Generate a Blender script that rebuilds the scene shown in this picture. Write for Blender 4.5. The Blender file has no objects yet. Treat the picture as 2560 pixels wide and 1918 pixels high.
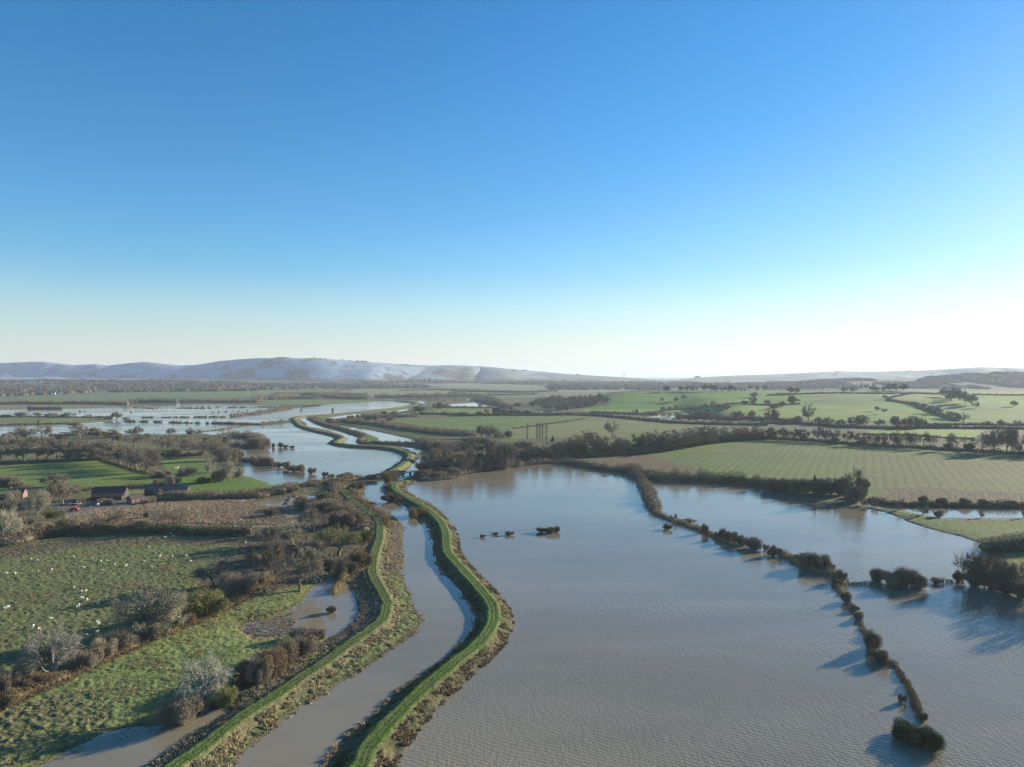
import bpy, math, random, colorsys
import numpy as np
from mathutils import Vector, Matrix

sc = bpy.context.scene
COL = sc.collection
# ------------------------------------------------------------------ camera
CAMH = 75.0; FPX = 1808.0; Y0 = 940.0          # metres up, focal length and eye level in photo pixels
PITCH = math.atan((Y0 - 959.0) / FPX)           # slightly below level
cam = bpy.data.objects.new('camera', bpy.data.cameras.new('camera')); COL.objects.link(cam)
cam.data.sensor_width = 36.0; cam.data.lens = FPX / 2560 * 36.0
cam.data.clip_start = 1.0; cam.data.clip_end = 120000.0
cam.location = (0, 0, CAMH); cam.rotation_euler = (math.radians(90) + PITCH, 0, 0)
sc.camera = cam
# ------------------------------------------------------------------ light
SUN_AZ = math.radians(57); SUN_EL = math.radians(13.5)
world = bpy.data.worlds.new('World'); sc.world = world; world.use_nodes = True
wn = world.node_tree; wn.nodes.clear()
sky = wn.nodes.new('ShaderNodeTexSky'); sky.sky_type = 'NISHITA'; sky.sun_disc = False
sky.sun_elevation = SUN_EL; sky.sun_rotation = SUN_AZ
sky.altitude = 100; sky.air_density = 1.0; sky.dust_density = 0.18; sky.ozone_density = 2.6
hsv = wn.nodes.new('ShaderNodeHueSaturation'); 
bw = wn.nodes.new('ShaderNodeRGBToBW'); wn.links.new(sky.outputs[0], bw.inputs[0])
mr = wn.nodes.new('ShaderNodeMapRange'); mr.inputs[1].default_value = 3.0; mr.inputs[2].default_value = 12.0; mr.inputs[3].default_value = 1.24; mr.inputs[4].default_value = .70; wn.links.new(bw.outputs[0], mr.inputs[0])
tc = wn.nodes.new('ShaderNodeTexCoord'); sx = wn.nodes.new('ShaderNodeSeparateXYZ'); wn.links.new(tc.outputs['Generated'], sx.inputs[0])
mz = wn.nodes.new('ShaderNodeMapRange'); mz.interpolation_type = 'SMOOTHSTEP'; mz.inputs[1].default_value = -.03; mz.inputs[2].default_value = .15; mz.inputs[3].default_value = .26; mz.inputs[4].default_value = 1.0; wn.links.new(sx.outputs[2], mz.inputs[0])   # the sky pales towards the horizon
mm = wn.nodes.new('ShaderNodeMath'); mm.operation = 'MULTIPLY'; wn.links.new(mr.outputs[0], mm.inputs[0]); wn.links.new(mz.outputs[0], mm.inputs[1]); wn.links.new(mm.outputs[0], hsv.inputs['Saturation'])
bg = wn.nodes.new('ShaderNodeBackground'); bg.inputs['Strength'].default_value = 0.082
wo = wn.nodes.new('ShaderNodeOutputWorld')
wb = wn.nodes.new('ShaderNodeMix'); wb.data_type = 'RGBA'; wb.blend_type = 'MULTIPLY'; wb.inputs[0].default_value = 1; wb.inputs[7].default_value = (.88, .99, 1.07, 1)   # the camera's cool white balance
wn.links.new(sky.outputs[0], wb.inputs[6]); wn.links.new(wb.outputs[2], hsv.inputs['Color']); 
sh = [wn.nodes.new('ShaderNodeMath') for i in range(3)]
for q, (o, v) in zip(sh, (('SUBTRACT', 2.2), ('MULTIPLY', .055), ('ADD', 1.0))): q.operation = o; q.inputs[1].default_value = v
sh[0].use_clamp = False; sh[0].operation = 'SUBTRACT'; mx = wn.nodes.new('ShaderNodeMath'); mx.operation = 'MAXIMUM'; mx.inputs[1].default_value = 0
wn.links.new(bw.outputs[0], sh[0].inputs[0]); wn.links.new(sh[0].outputs[0], mx.inputs[0]); wn.links.new(mx.outputs[0], sh[1].inputs[0]); wn.links.new(sh[1].outputs[0], sh[2].inputs[0])
dv = wn.nodes.new('ShaderNodeVectorMath'); dv.operation = 'DIVIDE'; wn.links.new(hsv.outputs[0], dv.inputs[0])
cb = wn.nodes.new('ShaderNodeCombineXYZ'); [wn.links.new(sh[2].outputs[0], cb.inputs[i]) for i in range(3)]; wn.links.new(cb.outputs[0], dv.inputs[1])
wn.links.new(dv.outputs[0], bg.inputs[0]); wn.links.new(bg.outputs[0], wo.inputs[0])
sl = bpy.data.lights.new('sun', 'SUN'); sl.energy = 5.0; sl.angle = math.radians(0.55); sl.color = (1.0, 0.88, 0.70)
sun = bpy.data.objects.new('sun', sl); COL.objects.link(sun)
sd_ = Vector((math.sin(SUN_AZ)*math.cos(SUN_EL), math.cos(SUN_AZ)*math.cos(SUN_EL), math.sin(SUN_EL)))
sun.rotation_euler = sd_.to_track_quat('Z', 'Y').to_euler(); sun.location = (3000, 2000, 900)
vs = sc.view_settings; vs.view_transform = 'Standard'; vs.look = 'None'; vs.exposure = 1.20; vs.gamma = 1; vs.use_curve_mapping = False
cy = sc.cycles
cy.max_bounces = 5; cy.diffuse_bounces = 3; cy.glossy_bounces = 2; cy.transmission_bounces = 1; cy.volume_bounces = 0
cy.use_denoising = True; cy.denoising_prefilter = 'NONE'; cy.denoising_input_passes = 'RGB_ALBEDO_NORMAL'; cy.pixel_filter_type = 'BLACKMAN_HARRIS'; cy.filter_width = 1.35; cy.sample_clamp_indirect = 4
HAZE = 5.8e-5
# ------------------------------------------------------------------ pixel frames -> world
FR = {'S': (0,0,1), 'A': (0,860,3.4516), 'B': (640,860,3.4516), 'C': (1280,860,3.4516), 'D': (1920,860,3.4516), 'E': (500,1180,3.4516),
      'F': (0,1240,2.444), 'G': (400,1478,2.5136), 'H': (1140,1180,3.4516), 'I': (1560,1180,3.4516), 'J': (1920,1300,2.6812),
      'K': (0,1190,4.608), 'L': (860,1080,5.5225), 'M': (0,870,5.53), 'N': (1500,900,4.424)}
def P(s):                                       # 'A 0,567 230,562 B ...' -> photo pixels
    out = []; f = FR['S']
    for t in s.split():
        if t in FR: f = FR[t]; continue
        a, b = t.split(','); out.append((f[0] + float(a)/f[2], f[1] + float(b)/f[2]))
    return np.array(out)
CP, SP = math.cos(PITCH), math.sin(PITCH)
def ray(px, py):
    u = (np.asarray(px, float) - 1280)/FPX; v = (959 - np.asarray(py, float))/FPX
    return u, CP - v*SP, SP + v*CP              # x, y, z of the ray
def flat(p, z=0.0):                             # photo pixels -> points on the level z
    p = np.atleast_2d(p); dx, dy, dz = ray(p[:,0], p[:,1])
    t = (z - CAMH)/dz
    return np.stack([dx*t, dy*t], 1)
def project(X, Y, Z):                           # world -> photo pixels
    zc = Y*CP + (Z - CAMH)*SP; vc = -Y*SP + (Z - CAMH)*CP
    zc = np.where(zc > 1, zc, 1)
    return 1280 + FPX*X/zc, 959 - FPX*vc/zc
# ------------------------------------------------------------------ noise, smoothstep, polygons
def _h(i, j, s):
    n = (i*374761393 + j*668265263 + s*1274126177) & 0xffffffff
    n = ((n ^ (n >> 13))*1274126177) & 0xffffffff
    n = n ^ (n >> 16)
    return (n & 0xffff)/65535.0
def vn(x, y, s=0):
    i = np.floor(x).astype(np.int64); j = np.floor(y).astype(np.int64); fx = x - i; fy = y - j
    fx = fx*fx*(3 - 2*fx); fy = fy*fy*(3 - 2*fy)
    a = _h(i, j, s); b = _h(i+1, j, s); c = _h(i, j+1, s); d = _h(i+1, j+1, s)
    return (a*(1-fx) + b*fx)*(1-fy) + (c*(1-fx) + d*fx)*fy
def fbm(x, y, s=0, o=3):
    r = 0; a = 0.5; t = 0
    for k in range(o):
        r = r + a*vn(x, y, s + k*17); t += a; a *= 0.5; x = x*2.03 + 11.3; y = y*2.03 + 7.7
    return r/t
def ss(a, b, x):
    t = np.clip((np.asarray(x, float) - a)/(b - a), 0, 1); return t*t*(3 - 2*t)
def inside(poly, x, y):
    x0, y0 = poly.min(0); x1, y1 = poly.max(0)
    m = np.zeros(x.shape, bool); k = np.nonzero((x >= x0) & (x <= x1) & (y >= y0) & (y <= y1))[0]
    if len(k) == 0: return m
    xs = x[k]; ys = y[k]; c = np.zeros(len(k), bool); n = len(poly)
    for i in range(n):
        ax, ay = poly[i]; bx, by = poly[(i+1) % n]
        if ay == by: continue
        c ^= ((ay > ys) != (by > ys)) & (xs < (bx - ax)*(ys - ay)/(by - ay) + ax)
    m[k] = c; return m
def near_dist(poly, x, y, cap, closed=True):    # capped distance to a polyline
    d2 = np.full(x.shape, cap*cap); n = len(poly)
    for i in range(n if closed else n-1):
        ax, ay = poly[i]; bx, by = poly[(i+1) % n]
        k = np.nonzero((x > min(ax, bx)-cap) & (x < max(ax, bx)+cap) & (y > min(ay, by)-cap) & (y < max(ay, by)+cap))[0]
        if len(k) == 0: continue
        ex, ey = bx-ax, by-ay; L = ex*ex + ey*ey + 1e-9
        t = np.clip(((x[k]-ax)*ex + (y[k]-ay)*ey)/L, 0, 1)
        dd = (x[k]-ax-t*ex)**2 + (y[k]-ay-t*ey)**2
        d2[k] = np.minimum(d2[k], dd)
    return np.sqrt(d2)
# ------------------------------------------------------------------ water outlines (photo pixels on the level of the flood)
BANK_R_LAKE = "G 1460,1106 1480,1060 1600,900 1660,820 1800,650 1900,570 2060,440 2130,360 2180,280 2195,200 2180,120 H 440,1180 400,1080 330,1000 250,920 150,820 90,740 45,660 20,560 B 1740,1657 1690,1560 1600,1440 1500,1370 1400,1320 1310,1270 1290,1240 1330,1215 1400,1180"
WATER = [
 # the big lake and the second lake behind the hedge
 "S 700,2400 800,2200 930,2000 " + BANK_R_LAKE + " B 1450,1165 1640,1150 1800,1110 2000,1075 2200,1050 C 150,1030 400,1020 600,1060 800,1100 930,1100 1020,1140 1110,1155 1200,1165 1450,1190 1700,1195 1850,1200 2000,1225 2200,1250 D 0,1260 150,1300 300,1360 500,1390 700,1415 850,1420 1000,1450 1130,1490 1200,1530 1350,1580 1500,1620 1600,1657 J 1150,80 1300,110 1420,155 1480,180 1480,215 1420,330 1350,400 1360,425 1500,450 1600,480 1716,520 S 2700,1530 3000,1600 3400,1650 3400,2500",
 # the near river between its banks, and the river beyond the bridge
 "S 350,2300 480,2050 G 450,1106 500,1020 560,980 660,900 800,790 880,730 1010,660 1100,600 1240,510 1400,410 1500,340 1560,290 1620,240 1650,190 E 1900,1280 1870,1200 1830,1160 1820,1080 1780,980 1740,900 1740,820 1760,760 1750,650 1750,540 1750,470 1690,400 1600,330 1500,270 1400,210 1390,160 1440,110 1520,85 B 1090,1190 1200,1165 1280,1128 1300,1090 1370,1020 1430,970 1380,940 1250,890 1100,878 950,872 800,864 750,850 790,815 740,785 600,740 440,710 430,680 370,650 360,635 440,635 450,660 530,700 620,730 740,760 880,808 860,835 900,858 1000,866 1150,872 1350,885 1450,910 1560,960 1500,1010 1420,1060 1390,1100 1350,1135 1220,1190 1170,1210 1100,1240 1110,1280 1150,1330 1210,1370 1280,1400 1330,1440 1350,1480 1440,1500 1480,1560 1530,1650 E 1980,510 2010,600 2030,700 2060,820 2110,890 2209,960 H 80,1090 160,1190 165,1290 130,1400 0,1530 G 1860,360 1750,450 1600,560 1480,640 1350,780 1180,900 1100,990 1040,1080 1030,1106 S 740,2050 600,2400",
 # the lakes on the left
 "A -900,572 0,567 230,562 540,560 830,553 1060,545 1160,525 1500,514 1800,516 2209,524 B 340,540 560,528 900,508 1100,493 1300,495 1350,515 1250,545 1000,572 800,592 600,607 330,627 285,645 290,668 340,700 380,735 500,762 600,787 670,815 612,862 700,882 1000,892 1150,914 1250,950 1290,975 1200,1040 1080,1110 950,1150 860,1165 700,1190 500,1195 300,1215 130,1220 100,1200 0,1165 A 2170,1150 2090,1140 2060,1090 2080,1000 2060,950 2010,870 1990,820 1900,790 1740,775 1500,783 1200,780 900,788 430,800 0,805 -900,812",
 "B 670,700 800,710 1000,745 1200,790 1400,835 1380,855 1200,848 1050,840 1055,810 950,770 850,745 720,720",
 "B 590,640 700,625 860,605 925,607 850,638 700,645",
 "B 1150,476 1400,470 1890,458 1900,488 1600,492 1300,486",
 "B 1670,522 1900,505 2060,530 2105,555 1900,552 1700,550",
 "B 1375,495 1430,493 1475,510 1440,517",
 "B 1130,585 1240,572 1330,560 1300,575 1180,592",
 "B 2180,555 C 20,560 30,575 0,585",
 "C 190,567 400,588 740,595 1040,599 1200,598 1350,588 1540,581 1530,600 1400,640 1210,635 1100,622 740,612 560,607 280,602",
 "C 1310,645 1380,643 1375,656 1320,655",
 "D 800,1350 900,1355 1000,1375 1300,1400 1600,1400 1900,1400 2209,1410 2700,1415 2700,1512 2209,1505 1800,1505 1500,1505 1300,1470 1150,1440 950,1410 820,1395",
 "E 310,275 420,250 560,225 700,222 765,218 700,298 560,297 400,292",
 "E 810,245 950,205 1100,210 1140,190 1200,240 1080,235 900,240",
 "E 1105,870 1150,900 1180,950 1300,960 1335,1040 1350,1120 1360,1200 1320,1300 1220,1380 1100,1440 1000,1440 830,1370 700,1400 500,1410 370,1360 420,1300 600,1270 680,1240 800,1180 890,1120 930,1050 1000,980 1060,920",
 "S -60,2080 60,1950 F 230,1657 400,1560 560,1490 640,1440 800,1410 1000,1395 1180,1345 1280,1315 1400,1290 1410,1330 1330,1375 1250,1405 1130,1490 1000,1580 880,1657 S 300,1990 180,2120",
]
ISLES = ["A -900,632 0,635 500,636 920,642 1000,655 930,668 700,682 600,682 0,700 -900,718",   # field between the lakes
         "A 590,678 700,682 730,705 600,704", "A 480,765 640,760 870,768 640,776"]
WPOLY = [flat(P(s)) for s in WATER]; IPOLY = [flat(P(s)) for s in ISLES]
def shore(X, Y, cap=30.0):                      # signed distance to the water's edge, + on land
    w = np.zeros(X.shape, bool)
    for p in WPOLY: w |= inside(p, X, Y)
    for p in IPOLY: w &= ~inside(p, X, Y)
    d = np.full(X.shape, cap)
    for p in WPOLY + IPOLY: d = np.minimum(d, near_dist(p, X, Y, cap))
    return np.where(w, -d, d)
# ------------------------------------------------------------------ lie of the land
SKYL = np.array([(-700,915),(-200,905),(0,908),(60,905.5),(110,905),(185,913),(240,910.5),(270,914),(333,907),(368,905),(420,911),(449,914),(492,912.5),(550,903),(600,898.5),(640,896),(683,895),(756,896),(802,896),(843,900),(918,905),(1011,911.5),(1075,914.5),(1132,913.5),(1205,916),(1280,923),(1367,931),(1439,937),(1512,941),(1561,944),(1599,946),(1640,951),(1690,951),(1732,945),(1772,942.5),(1830,939.5),(1920,937),(2021,932),(2085,929.5),(2094,927),(2110,929),(2181,929.5),(2260,927.5),(2275,925.8),(2290,927.3),(2383,922),(2456,918),(2560,921),(2900,918),(3400,925)], float)
RDST = np.array([(-700,6800),(0,6600),(300,6500),(500,6200),(640,6000),(840,6000),(1000,6600),(1280,7400),(1500,8200),(1700,9500),(1900,9500),(2560,9000),(3400,9000)], float)
FOOT = np.array([(-700,6250),(0,6060),(300,5960),(500,5680),(640,5470),(760,5380),(900,5150),(1000,5250),(1280,5800),(1600,6700),(1900,7600),(2560,7600),(3400,7600)], float)
BASE = np.array([(-700,58),(0,58),(450,52),(700,34),(900,20),(1280,14),(2000,18),(3400,20)], float)
RID2 = np.array([(1880,990),(1980,957),(2200,948),(2311,944),(2420,934),(2500,932),(2560,934),(3400,930)], float)
CRST = np.array([(1380,1010),(1480,989),(1560,980),(1700,978.5),(1850,978),(2000,979),(2200,978),(2330,981),(2560,984),(3400,984)], float)
def table(a, sg=45):                            # the same profile without kinks
    u = np.arange(-700, 3401, 10.); k = np.exp(-.5*(np.arange(-200, 201, 10)/sg)**2); k /= k.sum()
    return np.stack([u, np.convolve(np.pad(np.interp(u, a[:,0], a[:,1]), 20, 'edge'), k, 'valid')], 1)
RDST = table(RDST, 70); FOOT = table(FOOT, 70); BASE = table(BASE, 70)
def hills(X, Y):
    d = np.hypot(X, Y); Yp = np.where(Y > 1, Y, 1); u = np.where(Y > 1, 1280 + FPX*X/Yp, np.where(X > 0, 3400, -700))
    u = np.clip(u, -700, 3400); cz = np.cos(np.arctan((u - 1280)/FPX)); r = d*cz   # r = forward distance
    Hb = np.interp(u, BASE[:,0], BASE[:,1]); Dr = np.interp(u, RDST[:,0], RDST[:,1]); Df = np.interp(u, FOOT[:,0], FOOT[:,1])
    Hr = CAMH + (Y0 - np.interp(u, SKYL[:,0], SKYL[:,1]))*Dr/FPX
    hb = Hb*np.clip((r - 2600)/2300, 0, 1)**1.3
    hb = hb + ss(2600, 3600, r)*(fbm(X/700, Y/700, 5, 3) - 0.5)*16
    co = fbm(X/620, Y/2200, 9, 3)               # coombes cut into the scarp
    wob = (np.abs(co - 0.5)*2)**0.7
    t = np.clip((r - Df + (wob - 0.4)*(Dr - Df)*.40*(1 - ss(0.75, 1.0, (r - Df)/(Dr - Df))))/(Dr - Df), 0, 1)
    S = t*t*(3 - 2*t)
    S = np.where(t < 1, S*(1 - 0.05*(1 - t)*wob), 1)
    h = hb + (Hr - hb)*S
    h = np.where(r > Dr, Hr - (r - Dr)*0.02, h)
    h = np.maximum(h, np.where(r > Dr, np.minimum(Hr*0.3, 30), -9))
    h = h*np.where(r > Dr + 6000, np.clip(1 - (r - Dr - 6000)/6000, 0, 1), 1)
    # wooded rise on the far right
    y2 = np.interp(u, RID2[:,0], RID2[:,1]); H2 = CAMH + (Y0 - y2)*4600/FPX
    h = np.maximum(h, H2*ss(3300, 4600, r)*(1 - ss(4600, 6200, r))*ss(1880, 2050, u))
    # pasture hill on the right
    yc = np.interp(u, CRST[:,0], CRST[:,1]); HC = CAMH + 1 - (yc - Y0)*1950/FPX
    st = 1600 - 430*ss(1680, 1860, u)
    b = HC*ss(1380, 1540, u)*np.clip((r - st)/(1950 - st), 0, 1)**0.85*(1 - ss(1960, 2500, r))
    b = b + ss(st, st + 250, r)*(1 - ss(1800, 1950, r))*ss(1400, 1500, u)*(fbm(X/190, Y/230, 3, 2) - 0.5)*9
    h = np.maximum(h, b)
    # the rough field below it tilts gently up to the belt of trees
    h = h + ss(520, 820, r)*(1 - ss(820, 1150, r))*ss(1500, 1800, u)*3.0
    return np.maximum(h, 0)
def land(X, Y, detail=True):
    d = np.hypot(X, Y); h = hills(X, Y); s = np.full(X.shape, 30.0)
    k = np.nonzero((d < 4200) & (Y > 20))[0]
    if len(k):
        xs, ys = X[k], Y[k]; q = shore(xs, ys)
        amp = np.clip(np.hypot(xs, ys)/250, 0.6, 3)
        q = q + (fbm(xs/5, ys/5, 31, 3) - 0.5)*2.6*amp*np.clip(np.abs(q)/1.5, 0.35, 1)
        s[k] = q
    base = np.where(s > 0, 0.12 + 0.95*(1 - np.exp(-np.maximum(s, 0)/6.0)), np.maximum(s*0.3, -1.2) - 0.05)
    z = np.where(s > 0, h + base, base)
    return z, s
def ground_at(px, py):                          # first hit of the pixel's ray with the land (or water)
    px = np.atleast_1d(np.asarray(px, float)); py = np.atleast_1d(np.asarray(py, float))
    dx, dy, dz = ray(px, py); n = len(px)
    T = 80*1.006**np.arange(1010)
    X = (dx[:,None]*T); Y = (dy[:,None]*T); Z = CAMH + dz[:,None]*T
    H = hills(X.ravel(), Y.ravel()).reshape(X.shape) + 0.35
    hit = Z <= H; i = np.where(hit.any(1), hit.argmax(1), len(T)-1); i = np.maximum(i, 1); r = np.arange(n)
    a = Z[r,i-1] - H[r,i-1]; b = Z[r,i] - H[r,i]; f = np.clip(a/np.where(a - b == 0, 1, a - b), 0, 1)
    t = T[i-1] + (T[i] - T[i-1])*f; x = dx*t; y = dy*t
    z, s = land(x, y)
    return np.stack([x, y, np.where(s > 0, z - 0.1, 0.0)], 1)
# ------------------------------------------------------------------ fields: outline in the photo, ground colour, tussocks, furrows
G_BR = (.085,.138,.028); G_MD = (.075,.115,.026); G_OL = (.120,.125,.045); TAN = (.210,.170,.095); BRN = (.100,.072,.045); DRK = (.050,.048,.025); RUS = (.150,.098,.062)
FIELDS = [
 ("S -900,975 2,975 900,990 1300,1000 3600,1000 3600,2500 -900,2500", (.085,.082,.042), .6, 0),
 # far plain
 ("A -900,455 0,462 400,448 800,428 1400,418 2209,413 2209,455 1600,475 1200,500 900,492 600,502 0,502 -900,500", (.095,.135,.05), .2, 0),
 ("A -900,526 0,526 600,525 1000,532 1065,548 550,560 100,562 -900,570", (.145,.140,.06), .2, 0),
 ("A -900,632 0,635 500,636 920,642 1000,655 930,668 600,684 0,702 -900,716", (.13,.150,.05), .2, 0),
 ("B 0,488 300,484 900,488 1100,492 700,522 350,524 0,524", (.11,.15,.045), .3, 0),
 ("B 700,412 900,388 1700,388 1680,432 1300,440 950,440", (.17,.165,.075), .2, 0),
 ("B -300,402 680,392 680,425 100,432 -300,415", (.11,.14,.055), .2, 0),
 ("B 1400,350 1900,335 2209,350 C 600,380 1000,378 1020,410 500,420 0,400 B 1700,380", (.16,.155,.085), .2, 0),
 ("B 1730,435 2209,425 C 200,440 200,455 0,470 B 2000,470 1960,450", (.10,.13,.05), .2, 0),
 ("B 490,622 800,597 1300,545 1345,560 1100,592 850,606 580,642", (.14,.15,.05), .5, 0),
 ("B 640,650 780,650 1080,660 1090,690 900,700 740,690", (.09,.13,.03), .4, 0),
 ("B 1345,592 1450,572 1620,558 1900,560 2060,577 2050,612 1800,617 1500,602", (.115,.165,.035), .15, 0),
 ("B 1050,668 1300,640 2209,625 C 300,625 600,630 850,642 300,702 0,732 B 2209,745 1900,765 1700,765 1500,768 1250,705", (.095,.140,.035), .35, 0),
 ("C -20,735 300,702 850,642 1250,665 1650,692 1690,712 1400,742 1250,765 1040,850 950,795 600,805 0,815", (.145,.155,.058), .6, 0),
 ("C 850,770 1300,745 1150,800 1020,850 960,800", (.11,.14,.035), .5, 0),
 ("B 740,665 1080,705 1400,765 1650,822 1420,835 1100,745 760,690", (.06,.095,.028), .5, 0),
 ("B 1540,885 1640,910 1600,925 1500,900", G_BR, .4, 0), ("B 2120,828 2260,826 2260,875 2120,862", G_BR, .3, 0),
 ("B 960,775 1050,805 1040,835 960,845", G_BR, .4, 0),
 # pasture hill
 ("C 560,577 700,545 840,520 850,470 700,440 740,425 1300,408 2209,405 D 2209,410 3000,415 3000,700 1300,695 900,665 0,655 C 2209,655 1760,600 1540,582 1200,598 1000,592", (.100,.180,.030), .12, 0),
 ("C 1500,585 1750,545 2209,530 D 300,520 900,560 1300,640 900,662 0,655 C 2209,650 1780,612", (.135,.198,.036), .15, .0),
 ("D 300,440 700,430 1220,430 1040,480 600,520 420,520", (.105,.150,.045), .1, 0),
 ("D 1060,480 1230,435 1500,440 1800,520 2209,540 3000,560 3000,690 1750,680 1500,600 1380,530", (.135,.195,.038), .1, .45),
 ("D 815,740 1000,728 1870,745 1760,828 1470,812 900,782", (.135,.195,.034), .15, 0),
 ("D 1950,890 2700,880 2700,960 2209,950 2000,930", (.115,.145,.045), .2, 0),
 ("D 150,780 700,780 800,850 300,830", (.11,.12,.06), .3, 0),
 # rough brown corner and the big rough field
 ("C 640,1010 1150,950 1500,1050 1700,1085 1200,1120 900,1090", (.125,.088,.055), .9, 0),
 ("C 1150,950 1500,885 1900,832 2209,820 D 600,862 1200,915 1700,955 2209,965 3000,980 3000,1400 2209,1380 1300,1370 850,1330 700,1250 0,1170 C 2209,1170 1800,1150 1500,1060", (.108,.155,.032), .32, .8),
 ("D 700,960 1300,960 2209,985 3000,1000 3000,1300 2209,1300 1500,1290 1040,1250 820,1250", (.118,.142,.045), .42, .9),
 ("D 850,1250 1300,1240 2209,1290 3000,1300 3000,1410 2209,1400 1300,1380 900,1345", (.115,.095,.062), .9, .4),
 ("D 815,1285 900,1243 1040,1265 1040,1300 850,1315", G_BR, .2, 0),
 ("D 0,1240 400,1310 700,1370 850,1410 500,1390 150,1310", (.080,.070,.040), .6, 0), ("D 400,1335 560,1330 700,1370 500,1380", G_MD, .5, 0),
 ("D 850,1412 1150,1442 1500,1507 2209,1510 3000,1520 S 3000,1700 2472,1367 J 1420,155 1150,80", (.108,.138,.042), .5, 0),
 ("D 1500,1560 1800,1570 2209,1575 3000,1590 3000,1640 2209,1620 1700,1600", G_BR, .4, 0),
 ("J 1560,300 1716,240 1900,230 1900,330 1716,300 1620,320", (.10,.14,.035), .4, 0),
 # left: fields behind the farm
 ("A -900,840 0,850 800,830 1800,900 1700,985 1200,930 0,1000 -900,1010", (.110,.125,.050), .6, 0),
 ("A -900,930 0,935 800,935 850,960 0,965 -900,965", (.15,.15,.07), .4, 0),
 ("A -900,1060 30,1058 400,1020 870,1005 1060,1070 1280,1130 1350,1180 1310,1225 1000,1243 680,1292 600,1260 200,1215 100,1140 -900,1150", (.115,.160,.034), .3, 0),
 ("A 1400,985 1760,985 1800,1100 1900,1165 1700,1192 1550,1160 1420,1085 1390,1020", (.110,.160,.032), .3, 0),
 ("A -900,1225 0,1230 210,1235 120,1300 0,1330 -900,1360", G_BR, .3, 0),
 ("A 1540,1160 1900,1140 2100,1150 2200,1155 B 100,1215 290,1220 235,1257 0,1268 A 2000,1262 1640,1280 1600,1235 1450,1190", (.090,.155,.022), .2, 0),
 ("A 1010,1260 1290,1255 1260,1290 1130,1325 1040,1320", (.150,.160,.060), .6, 0),
 ("A 660,1300 770,1290 780,1350 640,1345", G_MD, .4, 0),
 # farmyard mud
 ("K 730,290 1400,280 1490,240 1640,330 1560,370 1050,390 760,470 640,420", (.130,.115,.100), .5, 0),
 # brown marsh
 ("A 780,1420 1100,1400 1600,1360 2209,1325 E 300,235 700,215 1150,180 1250,300 1300,420 830,430 750,480 0,470 A 1500,1560 700,1560 560,1490", (.235,.188,.135), 1.0, 0),
 ("E -200,300 60,330 200,380 60,430 -250,400", (.110,.125,.050), .9, 0),
 ("E 0,160 240,170 500,155 720,140 1050,160 1150,180 700,215 300,235 0,250", (.115,.110,.055), .8, 0),
 # sheep pasture
 ("S -900,1380 F -400,360 0,320 250,270 700,245 1000,240 1564,258 1620,300 1500,600 1300,720 900,880 400,1130 0,1290 -400,1440 S -900,1900", (.118,.138,.048), .75, 0),
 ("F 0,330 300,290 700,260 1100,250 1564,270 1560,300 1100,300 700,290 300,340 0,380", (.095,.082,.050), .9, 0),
 # wood floor
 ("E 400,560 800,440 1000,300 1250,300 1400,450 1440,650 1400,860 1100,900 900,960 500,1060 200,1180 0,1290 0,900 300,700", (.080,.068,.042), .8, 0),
 ("E 1180,180 1250,250 1450,400 1520,480 1500,640 1440,860 1330,880 1340,650 1280,420 1200,300", (.125,.090,.062), 1.0, 0),
 # bottom meadow
 ("S -900,2000 F -400,1500 0,1325 200,1235 420,1135 700,1000 900,910 1100,830 1300,740 1564,620 E 200,1180 500,1060 860,985 1100,900 1330,880 1360,1200 1200,1400 1000,1480 700,1600 G 0,900 F 880,1700 S 300,2400 -900,2400", (.140,.172,.055), .6, 0),
 ("F 0,1330 300,1230 560,1190 700,1330 560,1480 200,1640 0,1657 -300,1657", (.128,.138,.055), 1.0, 0),
 ("E 300,1260 500,1210 800,1160 860,1100 760,1160 500,1420 330,1370", (.120,.125,.045), .9, 0),
 ("E 350,1380 420,1300 600,1260 830,1240 820,1330 700,1430 450,1440", (.135,.085,.062), 1.0, 0),
 # both sides of the left bank
 ("E 1480,640 1330,880 1340,1100 1360,1200 1200,1420 1000,1500 800,1600 G 0,1050 S 380,2000 600,2000 G 450,1120 1010,670 1650,190 E 1900,1280 1830,1160 1740,900 1560,860", (.145,.165,.060), .9, 0),
 ("E 1370,1060 1580,1150 1560,1300 1250,1480 1150,1420 1340,1280", (.125,.105,.085), 1.0, 0),
 ("E 1540,420 1690,400 1770,560 1770,850 1540,860 1500,800 1570,600", (.135,.098,.068), 1.0, 0),
 ("E 1240,140 1400,200 1620,340 1700,420 1560,430 1420,300 1250,180", (.145,.108,.072), 1.0, 0),
 ("E 1180,120 1540,85 1440,130 1380,190 1260,150", (.135,.100,.070), 1.0, 0),
]
FPOLY = [(P(s), tuple(1.12*q for q in c), r, f) for s, c, r, f in FIELDS]
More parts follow.
